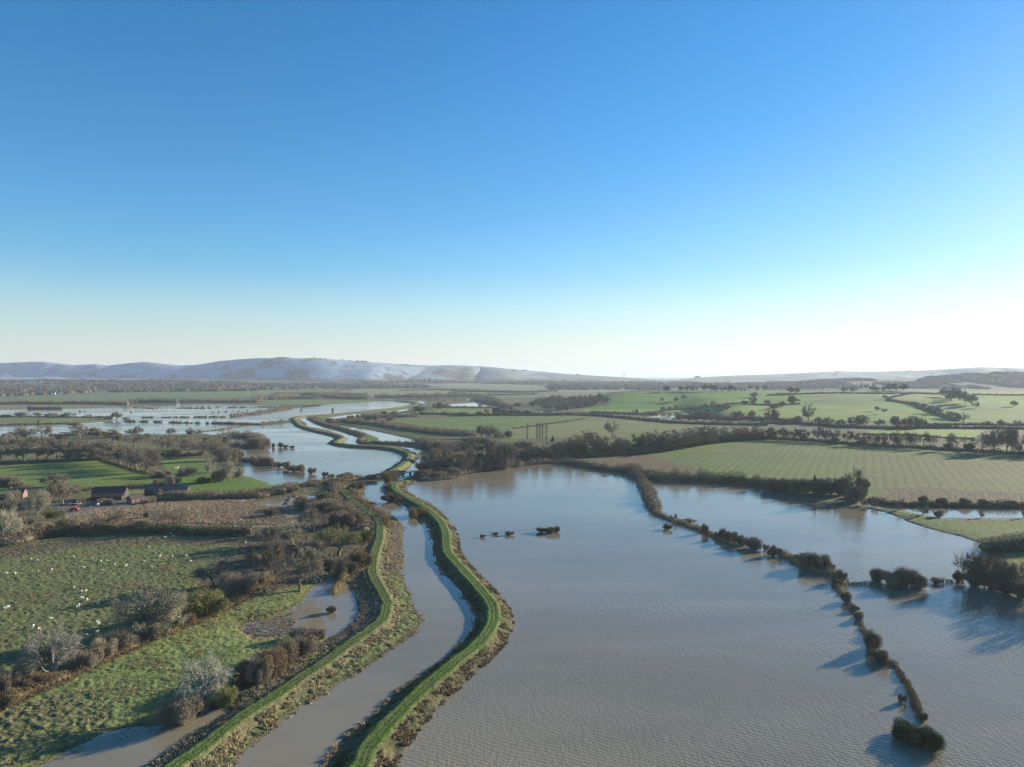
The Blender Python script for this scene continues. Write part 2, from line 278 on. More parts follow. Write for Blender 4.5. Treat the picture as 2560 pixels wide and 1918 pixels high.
def paint(X, Y, Z, s):                          # ground colour, tussock amount, furrow amount, snow amount
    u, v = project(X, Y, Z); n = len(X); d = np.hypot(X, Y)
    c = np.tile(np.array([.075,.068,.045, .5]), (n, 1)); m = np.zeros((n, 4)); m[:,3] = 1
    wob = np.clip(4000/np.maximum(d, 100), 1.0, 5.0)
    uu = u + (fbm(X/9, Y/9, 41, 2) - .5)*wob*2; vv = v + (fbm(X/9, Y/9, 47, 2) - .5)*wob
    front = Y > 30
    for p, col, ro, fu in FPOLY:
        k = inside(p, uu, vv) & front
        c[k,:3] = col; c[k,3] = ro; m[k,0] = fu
    # far plain: patchwork of woods and small fields
    far = (d > 2500) & (c[:,0] < .0851) & (v < 1000)
    cell = vn(X/260, Y/420, 71); pick = cell > .66
    c[far] = (.060,.050,.036,.6); k = far & pick; c[k] = (.13,.135,.065,.2)
    # downs
    hz = hills(X, Y); hi = (d > 4300) & (hz > 45)
    sn = ss(38, 56, hz + (fbm(X/300, Y/300, 77, 3) - .5)*40)*(1 - ss(950, 1150, u)*(.25 + .35*ss(.3, .5, vn(X/330, Y/900, 93))) - .25*ss(1350, 1500, u))
    wd = fbm(X/160, Y/230, 81, 4)
    m[:,1] = np.where(hi, sn*ss(.30, .43, wd + .1*ss(90, 160, hz) - .05*(1-ss(60, 120, hz))), 0)
    k = hi; c[k,:3] = np.array([.065,.068,.058]) + (wd[k,None] > .55)*np.array([.04,.045,.02]); c[k,3] = .5
    k = hi & (u > 1080) & (vn(X/330, Y/900, 91) > .35); c[k,:3] = (.10,.12,.06)
    w = (1 - ss(.2, 2.2, s))*ss(-1, 0, s); w = w*(d < 1500)
    c[:,:3] = c[:,:3]*(1 - .55*w[:,None]) + np.array([.060,.045,.030])*.55*w[:,None]
    c[s < -.2,:3] = (.075,.060,.042)
    return c, m
# ------------------------------------------------------------------ mesh and object helpers
def to_mesh(name, V, F, mat, smooth=False, attrs=None, mi=None):
    V = np.asarray(V, np.float32); me = bpy.data.meshes.new(name)
    groups = F if isinstance(F, list) else [F]
    groups = [np.asarray(g, np.int32) for g in groups if len(g)]
    me.vertices.add(len(V)); me.vertices.foreach_set('co', V.ravel())
    li = np.concatenate([g.ravel() for g in groups]); tot = np.concatenate([np.full(len(g), g.shape[1], np.int32) for g in groups])
    st = np.concatenate([[0], np.cumsum(tot)[:-1]]).astype(np.int32)
    me.loops.add(len(li)); me.loops.foreach_set('vertex_index', li)
    me.polygons.add(len(tot)); me.polygons.foreach_set('loop_start', st)
    if mi is not None: me.polygons.foreach_set('material_index', np.asarray(mi, np.int32))
    me.update(calc_edges=True)
    me.polygons.foreach_set('use_smooth', np.full(len(tot), bool(smooth)))
    for k, a in (attrs or {}).items():
        at = me.attributes.new(k, 'FLOAT_COLOR', 'POINT'); at.data.foreach_set('color', np.asarray(a, np.float32).ravel())
    for q in (mat if isinstance(mat, (list, tuple)) else [mat]): me.materials.append(q)
    return me
def link(name, data, parent=None, loc=None, rot=0.0, scale=None):
    o = bpy.data.objects.new(name, data); COL.objects.link(o)
    if parent is not None: o.parent = parent
    if loc is not None: o.location = loc
    if rot: o.rotation_euler = (0, 0, rot)
    if scale is not None: o.scale = scale if hasattr(scale, '__len__') else (scale,)*3
    return o
def tag(o, label=None, cat=None, group=None, kind=None):
    if label: o['label'] = label
    if cat: o['category'] = cat
    if group: o['group'] = group
    if kind: o['kind'] = kind
    return o
class Mat:                                      # small node-tree writer
    def __init__(s, name):
        s.m = bpy.data.materials.new(name); s.m.use_nodes = True; s.t = s.m.node_tree; s.b = s.t.nodes['Principled BSDF']; s.m.cycles.emission_sampling = 'NONE'
    def n(s, kind, **kw):
        x = s.t.nodes.new('ShaderNode' + kind)
        for k, v in kw.items():
            if k in x.inputs: s.put(x.inputs[k], v)
            else: setattr(x, k, v)
        return x
    def put(s, inp, v):
        if isinstance(v, bpy.types.NodeSocket): s.t.links.new(v, inp)
        elif hasattr(v, '__len__') and len(v) == 3 and inp.type == 'RGBA': inp.default_value = (*v, 1)
        else: inp.default_value = v
    def math(s, op, a, b=0.0, c=None, clamp=False):
        x = s.n('Math', operation=op, use_clamp=clamp); s.put(x.inputs[0], a); s.put(x.inputs[1], b)
        if c is not None: s.put(x.inputs[2], c)
        return x.outputs[0]
    def ramp(s, v, lo, hi):
        x = s.n('MapRange', interpolation_type='SMOOTHSTEP'); s.put(x.inputs[0], v); s.put(x.inputs[1], lo); s.put(x.inputs[2], hi); return x.outputs[0]
    def mix(s, f, a, b, mode='MIX'):
        x = s.n('Mix', data_type='RGBA', blend_type=mode); s.put(x.inputs[0], f); s.put(x.inputs[6], a); s.put(x.inputs[7], b); return x.outputs[2]
    def noise(s, vec, scale, detail=3.0, rough=0.55, dist=0.0):
        x = s.n('TexNoise'); s.put(x.inputs['Vector'], vec); x.inputs['Scale'].default_value = scale; x.inputs['Detail'].default_value = detail
        x.inputs['Roughness'].default_value = rough; x.inputs['Distortion'].default_value = dist; return x.outputs[0]
    def coord(s, scale=(1,1,1), rot=0.0):
        t = s.n('TexCoord'); m = s.n('Mapping'); s.put(m.inputs[0], t.outputs['Object']); m.inputs['Scale'].default_value = scale; m.inputs['Rotation'].default_value = (0, 0, rot); return m.outputs[0]
    def rgb(s, v, k):                           # value times a colour
        x = s.n('CombineXYZ')
        for i in range(3): s.put(x.inputs[i], s.math('MULTIPLY', v, k[i]))
        return x.outputs[0]
    def done(s, color=None, rough=None, bump=None, strength=.5, dist=.1, **kw):
        if color is not None: s.put(s.b.inputs['Base Color'], color)
        if rough is not None: s.put(s.b.inputs['Roughness'], rough)
        if bump is not None:
            x = s.n('Bump', Strength=strength, Distance=dist, Height=bump); s.put(s.b.inputs['Normal'], x.outputs[0])
        for k, v in kw.items(): s.put(s.b.inputs[k.replace('_', ' ')], v)
        return s.m
def mat_ground():
    M = Mat('ground'); co = M.coord(); z = M.n('Attribute', attribute_name='zone'); q = M.n('Attribute', attribute_name='mask')
    sp = M.n('SeparateColor'); M.put(sp.inputs[0], q.outputs['Color']); furr, snow = sp.outputs[0], sp.outputs[1]; ro = z.outputs['Alpha']
    big = M.noise(co, .018, 4); mid = M.noise(co, .16, 4, .6); fin = M.noise(M.coord((1,1,.5)), 1.15, 5, .65); vf = M.noise(co, 3.4, 3, .6)
    c = M.mix(1.0, z.outputs['Color'], M.rgb(M.math('MULTIPLY_ADD', big, .9, .62), (1,1,1)), 'MULTIPLY')
    c = M.mix(M.math('MULTIPLY', M.ramp(mid, .40, .68), M.math('MULTIPLY', ro, .50)), c, (.155,.120,.068))
    c = M.mix(M.math('MULTIPLY', M.ramp(fin, .50, .66), M.math('MULTIPLY', ro, .60)), c, (.235,.205,.115))
    c = M.mix(M.math('MULTIPLY', M.ramp(fin, .48, .36), M.math('MULTIPLY_ADD', ro, .42, .08)), c, (.036,.042,.020))
    c = M.mix(.55, c, M.mix(1.0, c, M.rgb(M.math('MULTIPLY_ADD', vf, 1.8, .1), (1,1,1)), 'MULTIPLY'))
    w = M.n('TexWave', wave_type='BANDS', bands_direction='X', wave_profile='SIN'); M.put(w.inputs[0], M.coord((1,1,1), math.radians(26)))
    w.inputs['Scale'].default_value = .048; w.inputs['Distortion'].default_value = 2.6; w.inputs['Detail'].default_value = 3; w.inputs['Detail Scale'].default_value = 1.2
    w2 = M.n('TexWave', wave_type='BANDS', bands_direction='X'); M.put(w2.inputs[0], M.coord((1,1,1), math.radians(26)))
    w2.inputs['Scale'].default_value = .33; w2.inputs['Distortion'].default_value = 2.5; w2.inputs['Detail'].default_value = 2
    lines = M.math('MULTIPLY', M.math('MULTIPLY', M.ramp(M.math('ADD', M.math('MULTIPLY', w.outputs['Fac'], .7), M.math('MULTIPLY', mid, .5)), .45, .8), M.ramp(M.noise(co, .35, 3, .7), .38, .56)), furr)
    c = M.mix(M.math('MULTIPLY', lines, .55), c, (.185,.168,.095))
    c = M.mix(M.math('MULTIPLY', M.math('MULTIPLY', w2.outputs['Fac'], furr), .30), c, (.060,.062,.026))
    c = M.mix(M.math('MULTIPLY', M.ramp(w.outputs['Fac'], .45, .05), M.math('MULTIPLY', furr, .45)), c, (.062,.075,.028))
    sn = M.math('MULTIPLY', snow, M.ramp(M.noise(co, .012, 6, .7), .33, .52))
    c = M.mix(sn, c, (.25,.33,.42))
    b = M.math('ADD', M.math('MULTIPLY', fin, M.math('MULTIPLY_ADD', ro, .75, .12)), M.math('MULTIPLY', vf, M.math('MULTIPLY_ADD', ro, .2, .06)))
    return M.done(c, .95, b, 1.0, .55, Specular_IOR_Level=.15)
def mat_water():
    M = Mat('flood_water'); co = M.coord(); 
    w = M.n('TexWave', wave_type='BANDS', bands_direction='X', wave_profile='SIN'); M.put(w.inputs[0], M.coord((1,1,1), math.radians(-62)))
    w.inputs['Scale'].default_value = .27; w.inputs['Distortion'].default_value = 9; w.inputs['Detail'].default_value = 3; w.inputs['Detail Scale'].default_value = .35; w.inputs['Detail Roughness'].default_value = .6
    n1 = M.noise(M.coord((1.0,.30,1), math.radians(-62)), 1.25, 4, .6); n2 = M.noise(M.coord((1,.5,1), math.radians(-50)), .5, 3, .6)
    at = M.n('Attribute', attribute_name='wind'); wind = M.n('SeparateColor'); M.put(wind.inputs[0], at.outputs['Color'])
    pat = M.noise(M.coord((.35,1,1), math.radians(-8)), .012, 4, .55, .6)
    amp = M.math('MULTIPLY', wind.outputs[0], M.math('MULTIPLY_ADD', M.ramp(pat, .38, .62), .85, .32))
    hgt = M.math('ADD', M.math('MULTIPLY', w.outputs['Fac'], .16), M.math('ADD', M.math('MULTIPLY', n1, .85), M.math('MULTIPLY', n2, .45)))
    b = M.math('MULTIPLY', hgt, amp)
    mud = M.mix(M.ramp(M.noise(M.coord((.35,1,1), math.radians(-8)), .011, 5, .6), .38, .64), (.195,.168,.112), (.250,.213,.145))
    return M.done(mud, .05, b, 1.0, .20, IOR=1.333, Specular_IOR_Level=.5)
# ------------------------------------------------------------------ ground: one sheet round the camera's foot
mG = mat_ground(); mW = mat_water()
def build_ground():
    rows = [4.0, 30.0, 55.0, 80.0]; y = 2380.0
    while y > 1210: rows.append(CAMH*FPX/(y - Y0)); y -= 1.5
    r = rows[-1]
    while r < 42000:
        st = min(.8/(CAMH*FPX/r), .008) if r < 1400 else .0085
        if r > 11000: st = .05
        r *= 1 + max(st, .0028); rows.append(r)
    R = np.array(rows); nr = len(R)
    a1 = np.radians(np.arange(-40, 40.0001, 80/1060)); a0 = np.radians(np.arange(-180, -40, 5)); a2 = np.radians(np.arange(45, 180, 5))
    A = np.concatenate([a0, a1, a2]); na = len(A)
    AA, RR = np.meshgrid(A, R); fwd = np.where(np.abs(AA) < math.radians(60), RR/np.maximum(np.cos(AA), .5), RR*2)  # rows run straight across in front
    X = (np.sin(AA)*fwd).ravel(); Y = (np.cos(AA)*fwd).ravel()
    Z, s = land(X, Y); c, m = paint(X, Y, Z, s)
    d = np.hypot(X, Y)
    t = (fbm(X/1.1, Y/1.1, 61, 2) - .45)*c[:,3]*ss(0.2, 2, s)*(1 - ss(500, 1100, d))
    Z = Z + t*.70
    Z = np.where(d < 40, -1.2, Z)
    idx = np.arange(nr*na).reshape(nr, na); j = np.arange(na); jn = (j + 1) % na
    q = np.stack([idx[:-1][:,j], idx[:-1][:,jn], idx[1:][:,jn], idx[1:][:,j]], -1).reshape(-1, 4)[:, ::-1]
    V = np.stack([X, Y, Z], 1)
    hill = (d[q].min(1) > 4300) & (Z[q].max(1) > 42)
    for nm, sel in (('ground', ~hill), ('hills', hill)):
        f = q[sel]; used = np.unique(f); mp = np.zeros(len(V), np.int32); mp[used] = np.arange(len(used))
        if nm == 'ground':                       # close the sheet under the camera
            V2 = np.vstack([V[used], [[0, 0, -1.2]]]); tri = np.stack([mp[idx[0][jn]], mp[idx[0][j]], np.full(na, len(used))], 1)
            c2 = np.vstack([c[used], [[.08,.08,.04,.5]]]); m2 = np.vstack([m[used], [[0,0,0,1]]]); F = [mp[f], tri[:, ::-1]]
        else: V2, c2, m2, F = V[used], c[used], m[used], mp[f]
        me = to_mesh(nm, V2, F, mG, True, {'zone': c2, 'mask': m2}); tag(link(nm, me), kind='structure')
build_ground()
def build_water():
    R = np.array([0] + [60*1.012**k for k in range(380)]); R = R[R < 5200]
    A = np.radians(np.concatenate([np.arange(-180, -44, 4), np.arange(-44, 44, .25), np.arange(44, 180, 4)])); na, nr = len(A), len(R)
    AA, RR = np.meshgrid(A, R); X = (np.sin(AA)*RR).ravel(); Y = (np.cos(AA)*RR).ravel()
    u, v = project(X, Y, np.zeros(len(X)))
    # how far the wind gets at it: open lakes ripple, the river and the ponds lie nearly still
    riv = np.zeros(X.shape, bool); calm = np.zeros(X.shape, bool)
    riv = inside(WPOLY[1], X, Y)
    for p in WPOLY[3:]: calm |= inside(p, X, Y)
    lft = inside(WPOLY[2], X, Y)
    w = np.full(X.shape, .62); 
    w = np.where(inside(WPOLY[0], X, Y), .34 + .45*ss(1300, 2100, u)*ss(1250, 1600, v) + .42*ss(1350, 1900, v), w)
    w = np.where(lft, .48, w); w = np.where(riv, .13, w); w = np.where(calm, .12, w)
    at = np.stack([w, w, w, np.ones_like(w)], 1)
    idx = np.arange(nr*na).reshape(nr, na); j = np.arange(na); jn = (j+1) % na
    q = np.stack([idx[:-1][:,j], idx[:-1][:,jn], idx[1:][:,jn], idx[1:][:,j]], -1).reshape(-1, 4)[:, ::-1]
    tag(link('water', to_mesh('water', np.stack([X, Y, X*0], 1), q, mW, True, {'wind': at})), kind='structure')
build_water()
# ------------------------------------------------------------------ flood banks, each swept along its crest
def smooth_line(p, step):                       # Catmull-Rom through the points, resampled
    p = np.asarray(p, float); q = np.vstack([2*p[0]-p[1], p, 2*p[-1]-p[-2]]); out = []
    for i in range(1, len(q)-2):
        n = max(2, int(np.linalg.norm(q[i+1]-q[i])/step)); t = np.linspace(0, 1, n, endpoint=False)[:,None]
        a, b, c, d = q[i-1], q[i], q[i+1], q[i+2]
        out.append(.5*((2*b) + (-a+c)*t + (2*a-5*b+4*c-d)*t*t + (-a+3*b-3*c+d)*t**3))
    return np.vstack(out + [p[-1:]])
def frame2d(L):
    T = np.gradient(L, axis=0); T /= np.linalg.norm(T, axis=1)[:,None] + 1e-9
    k = 9; T = np.stack([np.convolve(np.pad(T[:,i], k, 'edge'), np.ones(2*k+1)/(2*k+1), 'valid') for i in (0, 1)], 1)
    T /= np.linalg.norm(T, axis=1)[:,None]; return T, np.stack([T[:,1], -T[:,0]], 1)   # N points to the right of travel
def bank(px, H, top, sl, sr, cols, step=.7, wid=.35, track=True, ends=8.0):
    L = smooth_line(flat(P(px), H), step); T, N = frame2d(L); n = len(L)
    off = np.arange(-(top + (H+.7)/sl), top + (H+.7)/sr + wid, wid); m = len(off)
    S = np.cumsum(np.r_[0, np.linalg.norm(np.diff(L, axis=0), axis=1)])
    wv = (fbm(S/14, S*0, 3, 2) - .5)*1.0
    X = L[:,0,None] + N[:,0,None]*off; Y = L[:,1,None] + N[:,1,None]*off
    o = off[None,:] + wv[:,None]*np.clip(np.abs(off)/4, 0, 1)[None,:] + (fbm(X/3.2, Y/3.2, 57, 3) - .5)*1.7*np.clip((np.abs(off) - .9)/2, 0, 1)[None,:]
    a = np.where(o < 0, np.maximum(-o - top, 0)*sl, np.maximum(o - top, 0)*sr)
    Z = H - a - .10*np.exp(-((np.abs(o) - .55)/.22)**2)*(1 if track else 0)
    e = np.minimum(S, S[-1] - S)/ends; Z = Z - (1 - ss(0, 1, e))[:,None]*H*.8
    side = ss(top*.8, top + .8, np.abs(o)); r = (fbm(X/.9, Y/.9, 91, 2) - .45); Z = Z + r*side*.75 + (vn(X/.5, Y/.5, 5) - .5)*.10
    c = np.zeros((n, m, 4)); tp, lf, rt = [np.array(k, float) for k in cols]
    lr = np.where(o[...,None] < 0, lf, rt); c[...] = tp*(1 - side[...,None]) + lr*side[...,None]
    if track:
        gm = ss(.45, .60, fbm(X/2.2, Y/2.2, 23, 3))[...,None]*(1 - side[...,None])*.6; c[...,:3] = c[...,:3]*(1 - gm) + np.array([.115,.125,.045])*gm
        k = np.exp(-((np.abs(o) - .55)/.28)**2)[...,None]*.55; c[...,:3] = c[...,:3]*(1-k) + np.array([.028,.040,.014])*k
    patch = ss(.50, .62, fbm(X/2.5, Y/2.5, 17, 3))[...,None]*side[...,None]*.5
    c[...,:3] = c[...,:3]*(1 - patch) + np.array(TAN)*patch*.8
    wet = (1 - ss(.0, .5, Z))[...,None]; c[...,:3] = c[...,:3]*(1 - .6*wet) + np.array([.06,.045,.03])*.6*wet
    idx = np.arange(n*m).reshape(n, m)
    q = np.stack([idx[:-1,:-1], idx[:-1,1:], idx[1:,1:], idx[1:,:-1]], -1).reshape(-1, 4)[:, ::-1]
    msk = np.zeros((n*m, 4)); msk[:,3] = 1
    me = to_mesh('embankment', np.stack([X, Y, Z], -1).reshape(-1, 3), q, mG, True, {'zone': c.reshape(-1, 4), 'mask': msk})
    tag(link('embankment', me), kind='structure')
    return L
G_T = (.085,.155,.020,.3)
BR_PATH = "S 990,2330 1010,2150 880,1960"
CREST_R = "S 700,2200 810,2010 G 1255,1106 1300,1000 1420,850 1560,700 1700,570 1850,445 1980,340 2060,250 2095,170 2085,90 2030,5 E 2209,775 2160,720 2128,650 2120,560 2108,480 2055,400 1950,310 1800,220 1700,160 1672,118 1720,85 1850,60"
CREST_L = "S 150,2300 300,2050 G 100,1090 200,1030 330,930 450,830 600,730 760,630 900,530 1050,430 1200,320 1330,230 1405,160 1422,90 E 1620,1130 1560,1010 1500,900 1490,830 1500,740 1530,640 1552,540 1552,460 1520,390 1430,320 1320,245 1245,170 1215,130"
CREST_U = "B 1120,1120 1250,1045 1325,975 1300,932 1180,896 1050,882 850,872 690,850 720,822 745,800 660,772 500,737 390,702 345,662 335,636 480,613 700,597 1000,568 1250,542 1375,522 1350,503 1200,488"
CREST_V = "B 450,640 560,682 700,722 850,768 925,800 900,835 960,852 1050,851 1200,858 1350,872 1500,902 1620,942"
LR = bank(CREST_R, 2.0, 1.8, .62, .55, [G_T, (.055,.072,.030,.6), (.070,.074,.032,1.0)])
LL = bank(CREST_L, 1.9, 1.6, .42, .50, [(.088,.145,.026,.5), (.085,.095,.035,.9), (.135,.128,.062,1.0)])
LU = bank(CREST_U, 2.2, 2.0, .42, .55, [(.115,.150,.040,.3), (.085,.090,.045,.7), (.150,.150,.060,.5)], 1.2, .6, False)
LV = bank(CREST_V, 1.6, 1.2, .42, .42, [(.105,.100,.050,.8), (.095,.075,.045,1), (.095,.075,.045,1)], 1.2, .6, False)
# ------------------------------------------------------------------ bare trees, bushes, hedges
def mat_plant(name, leafy=False):
    M = Mat(name); oi = M.n('ObjectInfo'); co = M.n('TexCoord').outputs['Object']
    v = M.math('ADD', M.math('MULTIPLY', M.noise(co, .55, 3, .6), .6), M.math('MULTIPLY', M.noise(M.n('NewGeometry').outputs['Position'], .035, 3), .4)); r = M.math('MULTIPLY_ADD', oi.outputs['Random'], .22, .86)
    c = M.mix(1.0, oi.outputs['Color'], M.rgb(M.math('MULTIPLY', M.math('MULTIPLY_ADD', v, 1.7, .15), r), (1,1,1)), 'MULTIPLY')
    if leafy: c = M.mix(M.ramp(M.noise(co, .9, 2), .45, .7), c, M.mix(1.0, c, (1.5,1.35,1.1), 'MULTIPLY'))
    return M.done(c, .95, Specular_IOR_Level=.1)
mBARK = mat_plant('bark'); mTWIG = mat_plant('twigs'); mSCRUB = mat_plant('scrub', True)
def unit(v): return v/(np.linalg.norm(v, axis=-1, keepdims=True) + 1e-9)
def frusta(A, B, ra, rb, k=4):                  # tapered branch pieces
    D = unit(B - A); up = np.where(np.abs(D[:,2:3]) < .9, np.array([[0,0,1.]]), np.array([[1.,0,0]])); U = unit(np.cross(D, up)); W = np.cross(D, U)
    th = np.arange(k)/k*2*math.pi; c, s = np.cos(th)[None,:,None], np.sin(th)[None,:,None]
    ring = U[:,None]*c + W[:,None]*s
    V = np.concatenate([A[:,None] + ring*ra[:,None,None], B[:,None] + ring*rb[:,None,None]], 1)
    n = len(A); i = np.arange(k); b = (np.arange(n)*2*k)[:,None]
    F = np.stack([b+i, b+(i+1)%k, b+k+(i+1)%k, b+k+i], -1).reshape(-1, 4)
    return V.reshape(-1, 3), F
def blades(A, B, w, rng):                       # thin twigs: one slender triangle each
    D = unit(B - A); U = unit(np.cross(D, rng.normal(size=A.shape)))
    V = np.stack([A - U*w[:,None]/2, A + U*w[:,None]/2, B], 1).reshape(-1, 3)
    return V, np.arange(len(V)).reshape(-1, 3)
def flakes(C, e, rng, flat_=.5):                # leaf or twig clumps: small ragged triangles
    n = len(C); N = unit(rng.normal(size=(n,3))*[1,1,1+flat_]); U = unit(np.cross(N, rng.normal(size=(n,3)))); W = np.cross(N, U)
    e = np.broadcast_to(e, (n,))[:,None]*rng.uniform(.5, 1.2, (n,1))
    V = np.stack([C - U*e*.5 - W*e*.3, C + U*e*.5 - W*e*.25, C + W*e*rng.uniform(.4, .9, (n,1)) + U*e*rng.uniform(-.3,.3,(n,1))], 1).reshape(-1, 3)
    return V, np.arange(3*n).reshape(-1, 3)
class Geo:
    def __init__(s): s.V = []; s.F = {3: [], 4: []}; s.n = 0
    def add(s, VF): V, F = VF; s.V.append(V); s.F[F.shape[1]].append(F + s.n); s.n += len(V)
    def mesh(s, name, mat, smooth=False, scale=1.0):
        F = [np.concatenate(s.F[k]) for k in (3, 4) if s.F[k]]
        return to_mesh(name, np.concatenate(s.V)*scale, F, mat, smooth)
def ellip(rng, n, lo, hi, cz, R, hz, zmin=-.75):
    v = unit(rng.normal(size=(n*3+20, 3))); v = v[v[:,2] > zmin][:n]; r = rng.uniform(lo, hi, (len(v), 1))
    lump = 1 + .16*np.sin(v[:,:1]*5 + 1.3*v[:,1:2]*4) + .10*rng.normal(size=(len(v),1))*.6
    return np.array([0, 0, cz]) + v*r*lump*[R, R, hz]
def grow(rng, starts, targets, ra, rb, sag, geo, k=4, seg=3):
    A = starts; n = len(A); L = np.linalg.norm(targets - starts, axis=1, keepdims=True); mid = []
    off = rng.normal(size=(n,3))*L*.10; pts = [starts]
    for j in range(1, seg+1):
        t = j/seg; p = starts + (targets - starts)*t + off*math.sin(t*math.pi) + np.array([0,0,1.])*L*sag*math.sin(t*math.pi); pts.append(p)
    for j in range(seg):
        a = ra + (rb - ra)*(j/seg); b = ra + (rb - ra)*((j+1)/seg)
        geo.add(frusta(pts[j], pts[j+1], a, b, k))
    return np.stack(pts, 1)
def along(pts, i, t):                           # points on the polylines
    seg = pts.shape[1] - 1; f = np.clip(t*seg, 0, seg - 1e-6); j = f.astype(int); f = (f - j)[:,None]
    return pts[i, j]*(1-f) + pts[i, j+1]*f
def tree_geo(seed, H=12., R=6., cb=2.6, n1=9, n2=8, n3=7, nt=15, tl=1.15, tw=.06, r0=.38, zmin=-.6, ivy=0, radial=False, up=.35):
    rng = np.random.default_rng(seed); T, Cn = Geo(), Geo(); hz = (H - cb)/2; cz = cb + hz
    bend = rng.normal(size=2)*.25
    tp = np.array([[0,0,-.6],[bend[0]*.3, bend[1]*.3, cb*.5],[bend[0], bend[1], cb],[bend[0]*1.5, bend[1]*1.4, cz*.95]])
    T.add(frusta(tp[:-1], tp[1:], np.array([r0*1.35, r0, r0*.8]), np.array([r0, r0*.8, r0*.35]), 7))
    tg = ellip(rng, n1, .55, .72, cz, R, hz, zmin); k = len(tg)
    if radial: st = np.tile([[0,0,.5]], (k,1)) + rng.normal(size=(k,3))*[.4,.4,.2]
    else: st = along(tp[None,1:], np.zeros(k,int), rng.uniform(.25, .95, k))
    p1 = grow(rng, st, tg, np.full(k, r0*.42), np.full(k, r0*.16), -.06, T, 5)
    i2 = np.repeat(np.arange(k), n2); s2 = along(p1, i2, rng.uniform(.35, 1, len(i2))); ctr = np.array([0,0,cz - hz*.3])
    q = ellip(rng, len(i2)*8, .80, .98, cz, R, hz, zmin).reshape(-1, 3)
    def nearest(s, q, m=26):                    # each branch heads for a free place on the crown nearby
        out = np.empty_like(s)
        for a in range(len(s)):
            c = q[rng.integers(0, len(q), m)]; out[a] = c[np.argmin(((c - s[a] - (s[a]-ctr)*up)**2).sum(1))]
        return out
    p2 = grow(rng, s2, nearest(s2, q), np.full(len(i2), r0*.17), np.full(len(i2), r0*.06), -.04, Cn, 4)
    i3 = np.repeat(np.arange(len(i2)), n3); s3 = along(p2, i3, rng.uniform(.2, 1, len(i3)))
    e3 = s3 + unit(unit(s3 - ctr)*.9 + rng.normal(size=s3.shape)*.65 + [0,0,.15])*rng.uniform(.5, 1.5, (len(i3),1))*tl*1.3
    p3 = grow(rng, s3, e3, np.full(len(i3), .035), np.full(len(i3), .015), 0, Cn, 3, 2)
    i4 = np.repeat(np.arange(len(i3)), nt); s4 = along(p3, i4, rng.uniform(.1, 1, len(i4)))
    e4 = s4 + unit(unit(s4 - ctr)*.55 + rng.normal(size=s4.shape)*.8 + [0,0,.12])*rng.uniform(.45, 1.2, (len(i4),1))*tl
    e4[:,2] = np.maximum(e4[:,2], .15)
    Cn.add(blades(s4, e4, np.full(len(i4), tw), rng))
    if ivy:
        m = int(ivy*3000); j = rng.integers(0, k, m); c = along(p1, j, rng.uniform(0, .8, m)); a = rng.uniform(0, 1, (m,1))
        c = np.where(rng.uniform(size=(m,1)) < .45, along(tp[None], np.zeros(m,int), rng.uniform(0,1,m)), c) + rng.normal(size=(m,3))*.45
        c[:,2] = np.maximum(c[:,2], .1); Cn.add(flakes(c, .38, rng))
    return T, Cn
def lump_shell(rng, n, H, R, lumps=9, power=1.0):   # points on a heap of overlapping lumps
    L = np.stack([rng.normal(size=lumps)*R*.46, rng.normal(size=lumps)*R*.46, rng.uniform(.28, .62, lumps)*H], 1); L[0] = [0,0,H*.55]
    r = rng.uniform(.20, .54, lumps)[:,None]*np.array([R, R, H*.75]); r[0] = [R*.6, R*.6, H*.44]
    i = rng.integers(0, lumps, n); v = unit(rng.normal(size=(n,3)) + [0,0,.35]); c = L[i] + v*r[i]*rng.uniform(.82, 1.05, (n,1))
    c[:,2] = np.abs(c[:,2]); return c, L, r
def core(L, r, f, rng):                         # closed inner mass so that no light passes through the middle
    g = Geo(); me = []
    for c, q in zip(L, r):
        nu, nv = 9, 5; th = np.arange(nu)/nu*2*math.pi; ph = np.linspace(.15, math.pi - .15, nv)
        v = np.stack([np.outer(np.sin(ph), np.cos(th)), np.outer(np.sin(ph), np.sin(th)), np.outer(np.cos(ph), np.ones(nu))], -1).reshape(-1,3)
        v = c + v*q*f*rng.uniform(.8, 1.1, (len(v),1)); i = np.arange(nu); b = (np.arange(nv-1)*nu)[:,None]
        F = np.stack([b+i, b+nu+i, b+nu+(i+1)%nu, b+(i+1)%nu], -1).reshape(-1,4); g.add((v, F))
    return np.concatenate(g.V), np.concatenate(g.F[4])
def bush_geo(seed, H=5., R=3.4, n=3600, tw=.045, tl=.9, leaf=0, stems=30, lumps=9, e=.3, fill=.24):
    rng = np.random.default_rng(seed); S, G = Geo(), Geo()
    c, L, r = lump_shell(rng, n, H, R, lumps)
    tg = c[rng.integers(0, n, stems)]; st = rng.normal(size=(stems,3))*[R*.16, R*.16, 0]; st[:,2] = -.4
    grow(rng, st, tg, np.full(stems, .09), np.full(stems, .03), .04, S, 4)
    G.add(core(L, r, fill, rng)); mid = np.array([0,0,H*.30])
    for f_ in (1.0, .86, .70):                  # shell after shell of twigs, so that the outline stays open
        a = c*[f_,f_,f_] + rng.normal(size=c.shape)*.10; d = unit(unit(a - mid)*1.0 + rng.normal(size=c.shape)*.75 + [0,0,.25]); m = rng.uniform(.4, 1.1, (n,1))*np.where(rng.uniform(size=(n,1)) < .14, 2.0, 1.0)*tl
        q = a + d*m*.5; q[:,2] = np.maximum(q[:,2], .05); G.add(blades(a - d*m*.5, q, np.full(n, tw), rng))
    if leaf: k = int(n*leaf); G.add(flakes(c[rng.integers(0, n, k)] + rng.normal(size=(k,3))*.12, e, rng))
    return S, G
